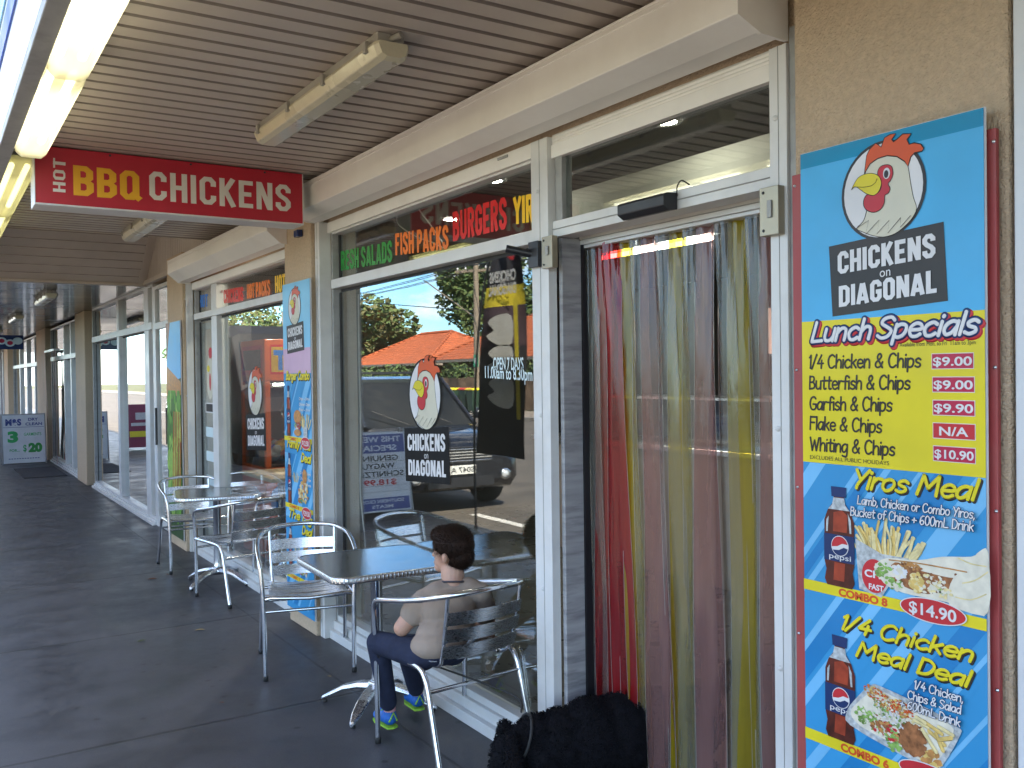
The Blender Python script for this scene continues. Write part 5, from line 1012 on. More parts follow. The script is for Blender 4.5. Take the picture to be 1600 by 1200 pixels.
# ================================================================ DOG
FUR = mat('black curly fur', (.005, .005, .007), .9, var=.5, vs=30, spec=.15)
dA = Vector((1.93, 2.87, .295)); dB = Vector((2.52, 2.66, .325)); dd = (dB-dA); dd.z = 0; dd.normalize(); dq = Vector((-dd.y, dd.x, 0)); dx_ = -dd
dog = thing('dog', 'black curly dog on a lead standing half inside the doorway', 'dog', (2.1, 2.7, 0))
hdog = dA+dx_*.085+Vector((-.03, .0, -.11))
def f_dog(m):
    for t, r in ((0, .098), (.15, .125), (.35, .15), (.55, .15), (.75, .15), (1, .13)): m.ball(dA+(dB-dA)*t+Vector((0, 0, -.085)), (r, r, r*1.0), FUR, 18, 12)
    caps(m, [(dA+Vector((0, 0, -.05)), .085), (hdog+Vector((0, 0, .02)), .065)], FUR); m.ball(hdog, (.072, .072, .068), FUR, 18, 12); caps(m, [(hdog+dx_*.03+Vector((0, 0, -.03)), .045), (hdog+dx_*.06+Vector((0, 0, -.10)), .032)], FUR)
    for s in (-1, 1):
        c = dA+dq*s*.065; caps(m, [(c+Vector((0, 0, -.10)), .055), (c+dd*.02+Vector((0, 0, -.20)), .036), (c+Vector((0, 0, -.29)), .030), (c+dx_*.03+Vector((0, 0, -.31)), .030)], FUR)
        c = dB+dq*s*.06; caps(m, [(c+Vector((0, 0, -.08)), .065), (c+dx_*.05+Vector((0, 0, -.17)), .045), (c+dd*.05+Vector((0, 0, -.24)), .030), (c+dd*.03+Vector((0, 0, -.31)), .026), (c+dx_*.01+Vector((0, 0, -.325)), .026)], FUR)
    caps(m, [(dB+dd*.08, .03), (dB+dd*.15+Vector((0, 0, .06)), .025), (dB+dd*.16+Vector((0, 0, .13)), .02)], FUR)
dogb = organic('body', f_dog, FUR, dog, .009, 5)
def f_ear(m, s=1): caps(m, [(hdog+dq*s*.06+Vector((0, 0, .085)), .026), (hdog+dq*s*.085+Vector((0, 0, .0)), .034), (hdog+dq*s*.08+Vector((0, 0, -.06)), .028)], FUR)
ears = [organic('ear', lambda m, s=s: f_ear(m, s), mat('dark brown black fur', (.012, .008, .008), .9, spec=.15, var=.4, vs=30), dog, .007, 3) for s in (-1, 1)]
ns2 = MB(); ns2.ball(hdog+dx_*.075+Vector((0, 0, -.128)), .014, BLACK); ns2.build('nose', dog)
cur = MB(); dr2 = random.Random(8); off = ORG['dog']
for src, cnt in ((dogb, 7800), (ears[0], 800), (ears[1], 800)):
    vv = src.data.vertices
    for i in range(cnt):
        v = vv[dr2.randrange(len(vv))]; p = v.co+off-v.normal*.002; nn = v.normal; t1 = nn.orthogonal().normalized(); t2 = nn.cross(t1); a = dr2.uniform(0, 6.28); t = (t1*math.cos(a)+t2*math.sin(a)); R_ = dr2.uniform(.005, .011); w = nn.cross(t)*.0016
        pts = [p+nn*(R_*1.1*math.sin(k*1.05))*1.25+t*(R_*(1-math.cos(k*1.05))) for k in range(5)]
        cur.add([q-w for q in pts]+[q+w for q in pts], [(k, k+1, k+6, k+5) for k in range(4)], FUR)
cur.build('curls', dogb, org=off)
col_ = MB(); cc = dA+dx_*.06+Vector((0, 0, -.05)); col_.tube([cc+dq*.094*math.cos(a)+(Vector((0, 0, 1))*.9+dd*.35)*.094*math.sin(a) for a in [k*math.pi/8 for k in range(16)]], .006, RUBBER, 6, closed=True); col_.build('collar', dog)
ls = MB(); ls.tube(cr_curve([(1.70, 3.70, .40), (1.78, 3.58, .385), (1.86, 3.42, .36), (1.93, 3.2, .345), (1.92, 2.98, .36), cc+Vector((0, 0, .10))], 6), .0045, RUBBER, 6); ls.tube([(1.72, 3.735, .425+.016*math.sin(a)) if False else (1.668+.018*math.cos(a), 3.70+.004*math.cos(a), .40+.02*math.sin(a)) for a in [k*math.pi/6 for k in range(12)]], .0045, BLACK, 6, closed=True)
tag(ls.build('dog_lead', org=(1.8, 3.4, 0)), 'thin black dog lead tied to the boy\'s chair', 'dog lead')
# ================================================================ INTERIOR THINGS
CLO = mat('orange cabinet', (.72, .12, .012), .4, var=.06, vs=3, coat=.2); CLI = mat('cabinet inside', (.10, .05, .05), .6)
cl = thing('toy_crane_machine', 'orange toy crane machine standing inside behind the second window', 'arcade machine', (2.9, 8.3, 0))
c = MB(); X0_, X1_, Yf, Yb = 2.50, 3.25, 7.90, 8.62
c.box(X0_, X1_, Yf, Yb, .02, .82, CLO); c.box(X0_, X1_, Yf, Yb, 1.58, 1.95, CLO); 
for x in (X0_, X1_-.05):
    for y in (Yf, Yb-.05): c.box(x, x+.05, y, y+.05, .82, 1.58, CLO)
c.build('cabinet', cl, bev=.008); MB().box(X0_+.03, X1_-.03, Yf+.03, Yb-.03, .825, .84, CLI).box(X0_+.06, X1_-.04, Yb-.04, Yb-.03, .84, 1.58, CLI).build('back_panel', cl)
g_ = MB(); g_.box(X0_+.05, X1_-.05, Yf+.012, Yf+.016, .82, 1.58, GLASS2); g_.box(X0_+.012, X0_+.016, Yf+.05, Yb-.05, .82, 1.58, GLASS2); g_.build('glass', cl)
F7 = Fr((0, Yf-.002, 0), (1, 0, 0), (0, 0, 1), (0, -1, 0)); m_ = MB(); flat(m_, F7, rect(X0_+.05, 1.64, X1_-.05, 1.90), VRED, 0); flat(m_, F7, rect(X0_+.06, 1.66, X1_-.06, 1.88), mat('machine yellow', (.6, .35, .02), .4), 1); btext(m_, F7, 'TO', (X0_+.08, 1.69), (X0_+.34, 1.69), .16, VBLUE, 2, bold=.06)
flat(m_, F7, smooth2([(2.56, .45), (2.75, .50), (2.82, .62), (2.70, .68), (2.55, .62)], 3), VBLUE, 1); flat(m_, F7, [(2.50, .06), (2.56, .06), (3.2, .60), (3.2, .68)], VYEL, 1); m_.build('decals', cl)
F8 = Fr((X0_-.002, 0, 0), (0, -1, 0), (0, 0, 1), (-1, 0, 0)); m_ = MB(); flat(m_, F8, rect(-Yb+.06, 1.64, -Yf-.06, 1.90), VRED, 0); flat(m_, F8, rect(-Yb+.1, 1.68, -Yf-.1, 1.86), mat('machine dark brown', (.08, .04, .02), .4), 1); flat(m_, F8, rect(-Yb+.1, .5, -Yf-.25, .62), mat('machine dark brown', (.08, .04, .02), .4), 1); m_.build('side_decals', cl)  # red header and dark brown panels on the cabinet side
m_ = MB(); m_.box(X0_+.1, X1_-.1, Yf+.3, Yf+.33, 1.52, 1.56, GREYFR); m_.tube([(2.8, 8.2, 1.55), (2.8, 8.2, 1.38)], .02, CHROME)
for k in range(3): a = k*2.1; m_.tube(cr_curve([(2.8, 8.2, 1.38), (2.8+.06*math.cos(a), 8.2+.06*math.sin(a), 1.35), (2.8+.07*math.cos(a), 8.2+.07*math.sin(a), 1.28), (2.8+.02*math.cos(a), 8.2+.02*math.sin(a), 1.22)], 4), .006, CHROME, 6)
m_.build('claw', cl); MB().tube([(2.6, 7.98, 1.55), (3.15, 7.98, 1.55)], .012, emitm('added cabinet fill', (1, .95, .85), 8.0), 8).build('added_fill_tube', cl)  # unseen glowing tube added inside the cabinet to brighten the machine
rr = random.Random(5); plc = [mat('plush yellow', (.7, .42, .04), .9), mat('plush blue', (.03, .1, .4), .9), mat('plush red', (.5, .03, .03), .9), mat('plush white', (.5, .5, .5), .9)]
m_ = MB()
for i in range(46): x, y = rr.uniform(X0_+.1, X1_-.12), rr.uniform(Yf+.08, Yb-.12); z = .88+rr.uniform(0, .13); q = rr.uniform(.05, .09); M_ = rr.choice(plc); m_.ball((x, y, z), (q, q*.8, q*.7), M_, 10, 7); m_.ball((x+q*.5, y-q*.4, z+q*.6), q*.5, M_, 8, 6)
o_ = m_.build('plush_toys', cl); o_['kind'] = 'stuff'
it = thing('indoor_table', 'cream topped table just inside the second window', 'table', (2.45, 7.35, 0)); MB().box(2.24, 2.66, 6.95, 7.75, .80, .83, mat('cream laminate', (.62, .5, .33), .35)).build('tabletop', it, bev=.004)
MB().lathe([(0, .02), (.25, .02), (.25, .035), (.04, .06), (.03, .08), (.03, .79), (.1, .80), (0, .80)], (2.45, 7.35, 0), BLACK, 20).build('pedestal', it)
ct = thing('shop_counter', 'long serving counter with glass food display inside the shop', 'counter', (5, 4.5, 0)); MB().box(4.9, 5.5, 2.2, 7.2, .02, 1.0, mat('counter laminate', (.28, .24, .2), .4)).build('base', ct, bev=.005); MB().box(4.85, 5.55, 2.15, 7.25, 1.0, 1.04, BRUSH).build('worktop', ct, bev=.004)
m_ = MB(); m_.box(4.95, 5.0, 3.5, 6.5, 1.04, 1.40, GLASS2); m_.box(4.95, 5.45, 3.5, 6.5, 1.40, 1.42, BRUSH); m_.build('display_case', ct)
TUBE2 = emitm('interior tube', (.9, 1, .9), 6.0); FILLB = emitm('added fill lens', (1, .90, .74), 300.0); DOWN = emitm('downlight lens', (1, .90, .74), 32.0); MENUL = emitm('lit menu board', (.9, .85, .7), .5)
tl_ = thing('interior_tube_light', 'long white tube light glowing behind the strip curtain', 'ceiling light', (5, 5.4, 2.6)); MB().tube([(5.0, 5.0, 2.62), (5.0, 6.35, 2.62)], .02, TUBE2, 10).build('tube', tl_); MB().box(4.95, 5.05, 4.95, 6.4, 2.65, 2.69, ALU).build('housing', tl_); MB().tube([(5, 5.1, 2.69), (5, 5.1, 2.70)], .01, BLACK).tube([(5, 6.2, 2.69), (5, 6.2, 2.70)], .01, BLACK).build('stem', tl_)
mb2 = thing('wall_menu_board', 'dimly lit row of menu boards high on the back wall inside', 'menu board', (7.8, 5, 2)); MB().box(7.80, 7.855, 3.0, 7.0, 1.75, 2.35, BLACK).build('casing', mb2)
m_ = MB()
for k in range(4): m_.box(7.79, 7.799, 3.05+k, 3.95+k, 1.8, 2.3, MENUL)
m_.build('lit_panel', mb2)
for i, (x, y, l) in enumerate(((2.69, 4.37, 'round recessed downlight seen through the top of the main window'), (2.71, 2.98, 'round recessed downlight seen above the doorway transom'), (4.0, 6.0, 'added unseen fill downlight deep inside the shop'), (2.86, 7.25, 'added unseen fill downlight brightening the crane machine inside'), (3.1, 5.6, 'added unseen fill downlight behind the left part of the main window'))):  # last three are unseen lamps, added to brighten the interior
    d_ = thing('downlight', l, 'ceiling light', (x, y, 2.69), 'recessed downlights'); MB().lathe([(0, 2.694), (.05, 2.694)], (x, y, 0), FILLB if i == 3 else DOWN, 20).build('lens', d_); MB().lathe([(.051, 2.694), (.068, 2.690), (.07, 2.698)], (x, y, 0), ALU, 20).build('trim_ring', d_)
wc = MB(); wc.tube(cr_curve([(2.26, 5.27, 2.12), (2.25, 5.25, 1.7), (2.27, 5.29, 1.3), (2.25, 5.26, .9), (2.26, 5.22, .55), (2.25, 5.28, .25)], 6), .004, ALU, 6); tag(wc.build('hanging_cable', org=(2.26, 5.27, 0)), 'pale thin cable hanging down inside the left edge of the main window', 'cable')
wc = MB(); wc.tube(cr_curve([(2.5, 5.2, 2.7), (2.45, 5.1, 2.55), (2.5, 4.95, 2.45), (2.52, 4.8, 2.40), (2.5, 4.6, 2.35), (2.5, 4.9, 2.6)], 6), .004, ALU, 6); tag(wc.build('coiled_cable', org=(2.5, 5, 2.5)), 'loose looped cable near the shop ceiling behind the green lettering', 'cable')
# ================================================================ LEAVES and street end strip curtain
LF = [mat('dry leaf brown', (.18, .06, .02), .8), mat('dry leaf tan', (.30, .22, .10), .8), mat('leaf green', (.08, .10, .03), .8)]
def leaf(x, y, s, a, m, label):
    mb = MB(); pts = [(0, -1), (.35, -.5), (.42, 0), (.3, .5), (0, 1), (-.3, .5), (-.42, 0), (-.35, -.5)]
    vs = [(x+s*(p*math.cos(a)-q*math.sin(a)), y+s*(p*math.sin(a)+q*math.cos(a)), .003+abs(p)*s*.35) for p, q in pts]+[(x, y, .003)]
    mb.add(vs, [(i, (i+1) % 8, 8) for i in range(8)], m, True); tag(mb.build('fallen_leaf', org=(x, y, 0)), label, 'leaf', 'fallen leaves')
leaf(1.10, 5.99, .030, 1.9, LF[2], 'dull green fallen leaf nearest the middle of the pavement'); leaf(1.46, 6.03, .035, 1.2, LF[1], 'pale tan fallen leaf between the middle and the front chair'); leaf(1.52, 7.79, .04, 1.4, LF[0], 'reddish brown fallen leaf beside the farthest chair'); leaf(1.81, 4.69, .016, .5, LF[1], 'tiny tan fallen leaf under the front chair'); leaf(1.66, 7.9, .022, .2, LF[0], 'small reddish leaf next to the farthest chair leg'); leaf(1.22, 4.62, .014, .8, LF[0], 'tiny brown leaf on the open pavement in the foreground')
s2 = thing('red_strip_curtain', 'red and black plastic strips hanging by the third shop entrance', 'strip curtain', (2.08, 19.5, 2))
for i in range(9):
    y = 18.9+i*.17; x = 2.05+.03*(i % 2); mm_ = [VRED, BLACK, PWHITE, VRED, PRED, BLACK, VRED, PWHITE, BLACK][i]
    m_ = MB(); vs = []
    for k in range(9): t = k/8; vs += [(x-.1*t*(i > 5), y-.07+.25*(1-t)*(.5 if i % 2 else -.2), .05+2.1*t), (x+.012-.1*t*(i > 5), y+.07+.25*(1-t)*(.5 if i % 2 else -.2), .05+2.1*t)]
    m_.add(vs, [(2*k, 2*k+1, 2*k+3, 2*k+2) for k in range(8)], mm_, True); m_.build('strip', s2)
MB().box(2.02, 2.12, 18.8, 20.4, 2.15, 2.19, ALU).build('rail', s2)
# ================================================================ STREET SIDE (seen mirrored in the shop windows)
CG = mat('car glass', (.008, .01, .012), .08, spec=.35); TYRE = mat('tyre', (.02, .02, .02), .8); RIM = mat('alloy rim', (.45, .46, .48), .3, .9); LAMP = mat('headlamp', (.75, .78, .8), .08, .4, coat=1, var=.2, vs=30); PLATE = mat('number plate', (.75, .75, .7), .4)
def car(label, paint, L=4.7, W=1.85, H=1.72, hood=1.05, suv=True, plate=None, grp=None, group=True):
    t = thing('parked_car', label, 'car', (0, 0, 0), grp)
    w = W/2
    def sec(y, zb, zt, ww, tw): return [(-ww*.9, y, zb), (ww*.9, y, zb), (ww, y, zb+.12), (ww, y, zb+(zt-zb)*.45), (ww*.985, y, zb+(zt-zb)*.75), (tw, y, zt-.03), (tw*.85, y, zt), (-tw*.85, y, zt), (-tw, y, zt-.03), (-ww*.985, y, zb+(zt-zb)*.75), (-ww, y, zb+(zt-zb)*.45), (-ww, y, zb+.12)]
    b = MB(); hb = hood
    b.loft([sec(-L/2, .42, .70, w*.80, w*.72), sec(-L/2+.05, .32, .80, w*.90, w*.80), sec(-L/2+.18, .28, hb-.12, w*.97, w*.86), sec(-L/2+.45, .26, hb-.05, w, w*.88), sec(-L/2+1.15, .26, hb, w, w*.90), sec(-L/2+1.35, .26, hb+.02, w, w*.92), sec(L/2-.7, .26, hb+.02, w, w*.92), sec(L/2-.15, .28, hb-.02, w*.97, w*.86), sec(L/2, .40, hb-.15, w*.86, w*.76)], paint, True)
    o = b.build('body', t, bev=.01)
    def gs(y, z, ww): return [(-w*.90, y[0], hb+.015), (w*.90, y[0], hb+.015), (ww, y[1], z), (ww*.9, y[1], z+.03), (-ww*.9, y[1], z+.03), (-ww, y[1], z)]
    yb0, yt0, yt1, yb1 = -L/2+1.15, -L/2+1.95, L/2-(.35 if suv else .95), L/2-.12
    ws = [(-w*.86, yb0, hb), (w*.86, yb0, hb), (w*.72, yt0, H-.04), (-w*.72, yt0, H-.04)]; rs = [(-w*.86, yb1, hb), (w*.86, yb1, hb), (w*.72, yt1, H-.04), (-w*.72, yt1, H-.04)]
    g = MB(); g.add(ws, [(0, 1, 2, 3)], CG); g.add(rs, [(0, 3, 2, 1)], CG)
    for s in (-1, 1): g.add([(s*w*.88, yb0+.03, hb), (s*w*.88, yb1, hb), (s*w*.74, yt1, H-.06), (s*w*.74, yt0, H-.06)], [(0, 1, 2, 3) if s > 0 else (0, 3, 2, 1)], CG)
    g.build('windows', t)
    r = MB(); r.loft([[(-w*.73, y, z), (w*.73, y, z), (w*.74, y, z+.03), (w*.6, y, z+.065*k), (-w*.6, y, z+.065*k), (-w*.74, y, z+.03)] for y, z, k in ((yt0-.05, H-.08, .8), (yt0+.15, H-.055, 1), (yt1-.15, H-.055, 1), (yt1+.03, H-.09, .8))], paint, True)
    for s in (-1, 1):
        for (ya, za), (yb, zb_) in (((yb0, hb), (yt0, H-.03)), ((yb1, hb), (yt1, H-.03)), ((yt0+1.05, hb), (yt0+1.0, H-.03)), ((yt0+1.9 if suv else yt0+1.6, hb), (yt0+1.85 if suv else yt0+1.4, H-.03))): r.tube([(s*w*.885, ya, za), (s*w*.745, yb, zb_)], .035, paint, 6)
    r.build('roof', t, bev=.01)
    if suv:
        q = MB()
        for s in (-1, 1): q.tube(cr_curve([(s*w*.62, yt0+.1, H+.0), (s*w*.62, yt0+.25, H+.055), (s*w*.62, yt1-.25, H+.055), (s*w*.62, yt1-.1, H)], 5), .018, BLACK, 8)
        for y in (yt0+.5, yt0+1.5): q.box(-w*.62, w*.62, y, y+.05, H+.05, H+.08, BLACK)
        q.build('roof_rack', t)
    for s in (-1, 1):
        q = MB(); y = -L/2+.06; q.loft([[(s*w*.50, y-.035, .66), (s*w*.86, y+.04, .67), (s*w*.93, y+.22, .70), (s*w*.93, y+.22, .82), (s*w*.84, y+.06, .83), (s*w*.50, y-.02, .80)], [(s*w*.50, y+.15, .66), (s*w*.80, y+.2, .67), (s*w*.86, y+.3, .70), (s*w*.86, y+.3, .82), (s*w*.8, y+.2, .83), (s*w*.50, y+.15, .80)]], LAMP, False); q.build('headlight', t)
        q = MB(); q.lathe([(0, -.01), (.05, -.008), (.055, .03)], (s*w*.68, -L/2-.02, .47), LAMP, 16, 'Y'); q.lathe([(.056, -.012), (.072, -.01), (.074, .03)], (s*w*.68, -L/2-.02, .47), CHROME, 16, 'Y'); q.build('fog_light', t)
        q = MB(); q.ball((s*(w+.12), yb0+.25, hb+.14), (.12, .07, .085), paint); q.tube([(s*w*.9, yb0+.28, hb+.08), (s*(w+.05), yb0+.26, hb+.12)], .025, BLACK); q.build('side_mirror', t)
        for y in (-L/2+.88, L/2-.92):
            q = MB(); R = .37 if suv else .31; q.lathe([(R*.62, -.11), (R*.93, -.11), (R, -.07), (R, .07), (R*.93, .11), (R*.62, .11)], (s*(w-.10), y, R), TYRE, 28, 'X'); o_ = q.build('wheel', t)
            q = MB(); q.lathe([(0, .085*s), (R*.2, .09*s), (R*.22, .07*s), (R*.5, .06*s), (R*.62, .10*s), (R*.62, -.1*s)], (s*(w-.10), y, R), RIM, 20, 'X'); q.build('rim', o_)
    q = MB(); q.box(-w*.48, w*.48, -L/2-.012, -L/2+.05, .64, .84, BLACK)
    for k in range(5): q.box(-w*.46, w*.46, -L/2-.02, -L/2-.013, .66+k*.036, .675+k*.036, CHROME if k in (0, 4) else GREYFR)
    q.box(-w*.5, w*.5, -L/2-.01, -L/2+.1, .34, .46, BLACK); q.build('grille', t, bev=.004)
    if plate:
        q = MB(); q.box(-.19, .19, -L/2-.04, -L/2-.03, .505, .615, PLATE); btext(q, Fr((0, -L/2-.041, 0), (1, 0, 0), (0, 0, 1), (0, -1, 0)), plate, (-.165, .525), (.165, .525), .07, BLACK, 1, bold=.02); q.build('number_plate', t)
    q = MB()
    for x in (-.45, .2): q.tube([(x, yb0-.02, hb+.03), (x+.45, yb0+.18, hb+.22)], .008, BLACK, 6)
    q.build('wipers', t); return t
DKB = mat('dark navy car paint', (.008, .009, .014), .25, .2, var=.05, coat=1, cr=.03); SILV = mat('silver car paint', (.42, .43, .45), .3, .5, coat=1, cr=.04); WHC = mat('white car paint', (.75, .75, .74), .3, coat=1, cr=.04)
c1 = car('dark navy four wheel drive parked at the kerb with roof rack and number plate', DKB, plate='S047 A', grp=None); c1.location = (-1.36, 12.35, -.13); c1.rotation_euler = (0, 0, rad(2))
fc = car('white sedan parked across the street, first from the left in the far window', WHC, 4.5, 1.75, 1.42, .92, False, grp='pale sedans parked across the street'); fc.location = (-12.9, 45, -.13)
for k, (x, y, l, rz) in enumerate(((-12.9, 52, 'white sedan parked across the street beyond the first one', 0), (-12.9, 60, 'white sedan parked across the street, third of the row', 0), (-12.9, 68, 'white sedan parked across the street, farthest of the row', 0), (-3.2, 30, 'white sedan parked alone on the shop side of the road', 3))):
    q = copy_tree(fc); q['label'] = l; q.location = (x, y, -.13); q.rotation_euler = (0, 0, rad(rz))
# ---- unseen dark van, added to darken the reflection in the second window
dv_ = thing('reflection_blocker_van', 'unseen dark van added behind the four wheel drive to darken window reflections', 'van', (-1.4, 18, -.13)); VP = mat('van paint', (.008, .008, .01), .6, spec=.2)
b = MB(); b.loft([[(-.98*k-1.45, y, .2), (.98*k-1.45, y, .2), (.98*k-1.45, y, z*.6), (.9*k-1.45, y, z-.08), (.75*k-1.45, y, z), (-.75*k-1.45, y, z), (-.9*k-1.45, y, z-.08), (-.98*k-1.45, y, z*.6)] for y, z, k in ((16.1, 1.0, .92), (16.3, 1.25, .98), (16.9, 1.45, 1), (17.5, 2.45, 1), (17.9, 2.62, 1), (21.2, 2.62, 1), (21.3, 2.55, .98))], VP, False); b.build('body', dv_, bev=.03)
b = MB(); b.add([(-2.3, 16.93, 1.49), (-.6, 16.93, 1.49), (-.68, 17.44, 2.34), (-2.22, 17.44, 2.34)], [(0, 1, 2, 3)], CG); b.build('windscreen', dv_)
for x in (-2.3, -.6):
    for y in (17.1, 20.3): q = MB(); q.lathe([(.2, -.12), (.34, -.12), (.36, -.08), (.36, .08), (.34, .12), (.2, .12)], (x, y, .23), TYRE, 24, 'X'); q.build('wheel', dv_)
    MB().box(x-.14, x+.14, 16.06, 16.25, .72, .9, LAMP).build('headlight', dv_, bev=.02)
# ---- feather flag
fl = thing('feather_flag', 'tall feather flag with black, white and yellow print on a thin pole at the kerb', 'flag', (-.2, 8.2, 0))
m_ = MB(); m_.tube(cr_curve([(-.22, 7.84, .02), (-.22, 7.84, 1.2), (-.23, 7.70, 2.3), (-.26, 7.40, 3.0), (-.28, 7.14, 3.12)], 6), .012, BLACK, 8); m_.lathe([(0, 0), (.2, 0), (.2, .02), (.03, .05), (.02, .12), (0, .12)], (-.22, 7.84, 0), BLACK, 20); m_.build('pole', fl)
FBK = mat('flag black', (.035, .035, .045), .8); FWH = mat('flag white', (.85, .85, .82), .8); PDK = mat('flag plum', (.10, .065, .085), .8); FYE = mat('flag yellow', (.9, .75, .06), .8)
m_ = MB(); 
def fledge(t): # returns y0,y1 at height fraction
    z = .84+2.26*t; return z, 7.81-.75*max(0, t-.35)**1.3*1.3, 6.92+.05*t
N = 24; vs = []; 
for k in range(N+1):
    z, ya, yb = fledge(k/N)
    for j in range(7): u = j/6; vs.append((-.23+.03*math.sin(u*5+z*3), ya+(yb-ya)*u, z))
for k in range(N):
    t = k/N; mm_ = FBK if t < .42 else (PDK if t < .62 else (FYE if t < .68 else (FWH if t < .70 else (FBK if t < .80 else FWH))))
    m_.add(vs[k*7:(k+2)*7], [(j, j+1, j+8, j+7) for j in range(6)], mm_, True)
m_.build('banner', fl)
m_ = MB(); Ff = Fr((-.195, 0, 0), (0, 1, 0), (0, 0, 1), (1, 0, 0))
btext(m_, Ff, 'CHICKENS', (7.02, 2.48), (7.48, 2.48), .10, FWH, 1, bold=.04); btext(m_, Ff, 'DIAGONAL', (7.02, 2.36), (7.50, 2.36), .10, FWH, 1, bold=.04); btext(m_, Ff, 'on', (7.2, 2.462), (7.28, 2.462), .03, FWH, 1)
flat(m_, Ff, smooth2([(7.05, 2.66), (7.22, 2.74), (7.25, 2.9), (7.12, 3.0), (7.04, 2.85)], 3), VRED, 2)
for zc in (1.45, 1.74, 2.03): flat(m_, Ff, smooth2([(7.10, zc-.13), (7.35, zc-.14), (7.55, zc-.05), (7.42, zc), (7.52, zc+.08), (7.35, zc+.14), (7.10, zc+.12)], 3), FWH, 1)
flat(m_, Ff, [(6.97, 1.2), (7.03, 1.2), (7.07, 2.3), (7.0, 2.3)], FYE, 1.5); m_.build('print', fl)
# ---- butcher's A-frame
ab = thing('butcher_board', 'white and navy A-frame board advertising schnitzel at the kerb', 'signboard', (0, 9.6, 0))
WB = mat('letter board white', (.55, .57, .6), .5)
b_ = MB(); b_.obox((.02, 9.60, .52), (.36, 0, 0), (0, .01, 0), (0, .09, .44), WB); b_.build('front_panel', ab); b_ = MB(); b_.obox((.02, 9.95, .52), (.36, 0, 0), (0, .01, 0), (0, -.09, .44), WB); b_.build('rear_panel', ab)
b_ = MB()
for x in (-.35, .39): b_.tube([(x, 9.49, 0), (x, 9.72, 1.0)], .016, GREYFR); b_.tube([(x, 10.06, 0), (x, 9.83, 1.0)], .016, GREYFR)
b_.build('frame', ab)
vv = Vector((0, .09, .44)).normalized(); F9 = Fr(Vector((.02, 9.586, .52)), (1, 0, 0), vv, (0, -1, 0)); t_ = MB()
flat(t_, F9, rect(-.34, .22, .34, .43), NV, 1); flat(t_, F9, rect(-.34, -.43, .34, -.29), NV, 1)
for s, z, h, m, x in (('THIS WEEK', .345, .065, WB, .30), ('SPECIAL', .245, .065, WB, .24), ('GENUINE', .13, .062, BLACK, .25), ('WAGYU', .04, .062, BLACK, .2), ('SCHNITZEL', -.05, .062, BLACK, .3), ('$18.99', -.145, .065, PRED, .2), ('SOUTHERN CROSS', -.345, .036, WB, .27), ('MEATS', -.405, .036, WB, .13)): btext(t_, F9, s, (-x, z), (x, z), h, m, 2, bold=.02)
for z in (.115, .025, -.065, -.16, -.225): flat(t_, F9, rect(-.34, z, .34, z+.005), GREYFR, 1)
t_.build('lettering', ab)
rs_ = thing('red_sale_board', 'magenta A-frame board on the pavement outside the corner shop', 'signboard', (.25, 22, 0))
for yy, sg in ((22.0, 1), (22.3, -1)): b_ = MB(); b_.obox((.25, yy, .55), (.38, 0, 0), (0, .012, 0), (0, .08*sg, .48), mat('magenta board', (.26, .04, .09), .6)); b_.build('panel', rs_)
t_ = MB(); F10 = Fr(Vector((.25, 21.985, .55)), (1, 0, 0), Vector((0, .08, .48)).normalized(), (0, -1, 0)); flat(t_, F10, rect(-.2, .0, .2, .07), PWHITE, 1); flat(t_, F10, rect(-.24, .14, .1, .3), PWHITE, 1); flat(t_, F10, rect(-.24, -.25, .24, -.12), FYE, 1); t_.build('print', rs_)
# ---- bins
BING = mat('bin green', (.02, .05, .03), .5)
def bin_(label, lid, x, y):
    t = thing('wheelie_bin', label, 'bin', (0, 0, 0), 'wheelie bins on the opposite kerb'); b = MB(); b.loft([[(-.22*s, -.26*s, z), (.22*s, -.26*s, z), (.22*s, .26*s, z), (-.22*s, .26*s, z)] for z, s in ((.08, .85), (.5, .95), (.95, 1.1))], BING, False); b.build('body', t, bev=.02)
    b = MB(); b.loft([[(-.26, -.31, z), (.27, -.31, z), (.27, .31, z), (-.26, .31, z)] for z in (.95, .99)]+[[(-.2, -.25, 1.04), (.22, -.25, 1.04), (.22, .25, 1.04), (-.2, .25, 1.04)]], lid, False); b.build('lid', t, bev=.01)
    b = MB()
    for y_ in (-.2, .2): b.lathe([(0, -.025), (.1, -.025), (.1, .025), (0, .025)], (-.22, y_, .1), TYRE, 14, 'Y')
    b.build('wheels', t); t.location = (x, y, 0); return t
YL = mat('bin yellow lid', (.75, .6, .02), .4); RL = mat('bin red lid', (.6, .05, .02), .4)
for i, (x, y, m, l) in enumerate(((-15.0, 36.6, YL, 'yellow lidded wheelie bin, first in the kerbside row'), (-15.0, 35.7, YL, 'yellow lidded wheelie bin, second in the kerbside row'), (-15.0, 34.9, YL, 'yellow lidded wheelie bin beside the red lidded one'), (-15.1, 34.0, RL, 'red lidded wheelie bin at the kerb by the power pole'), (-15.0, 33.2, YL, 'yellow lidded wheelie bin, last in the kerbside row'))): bin_(l, m, x, y)
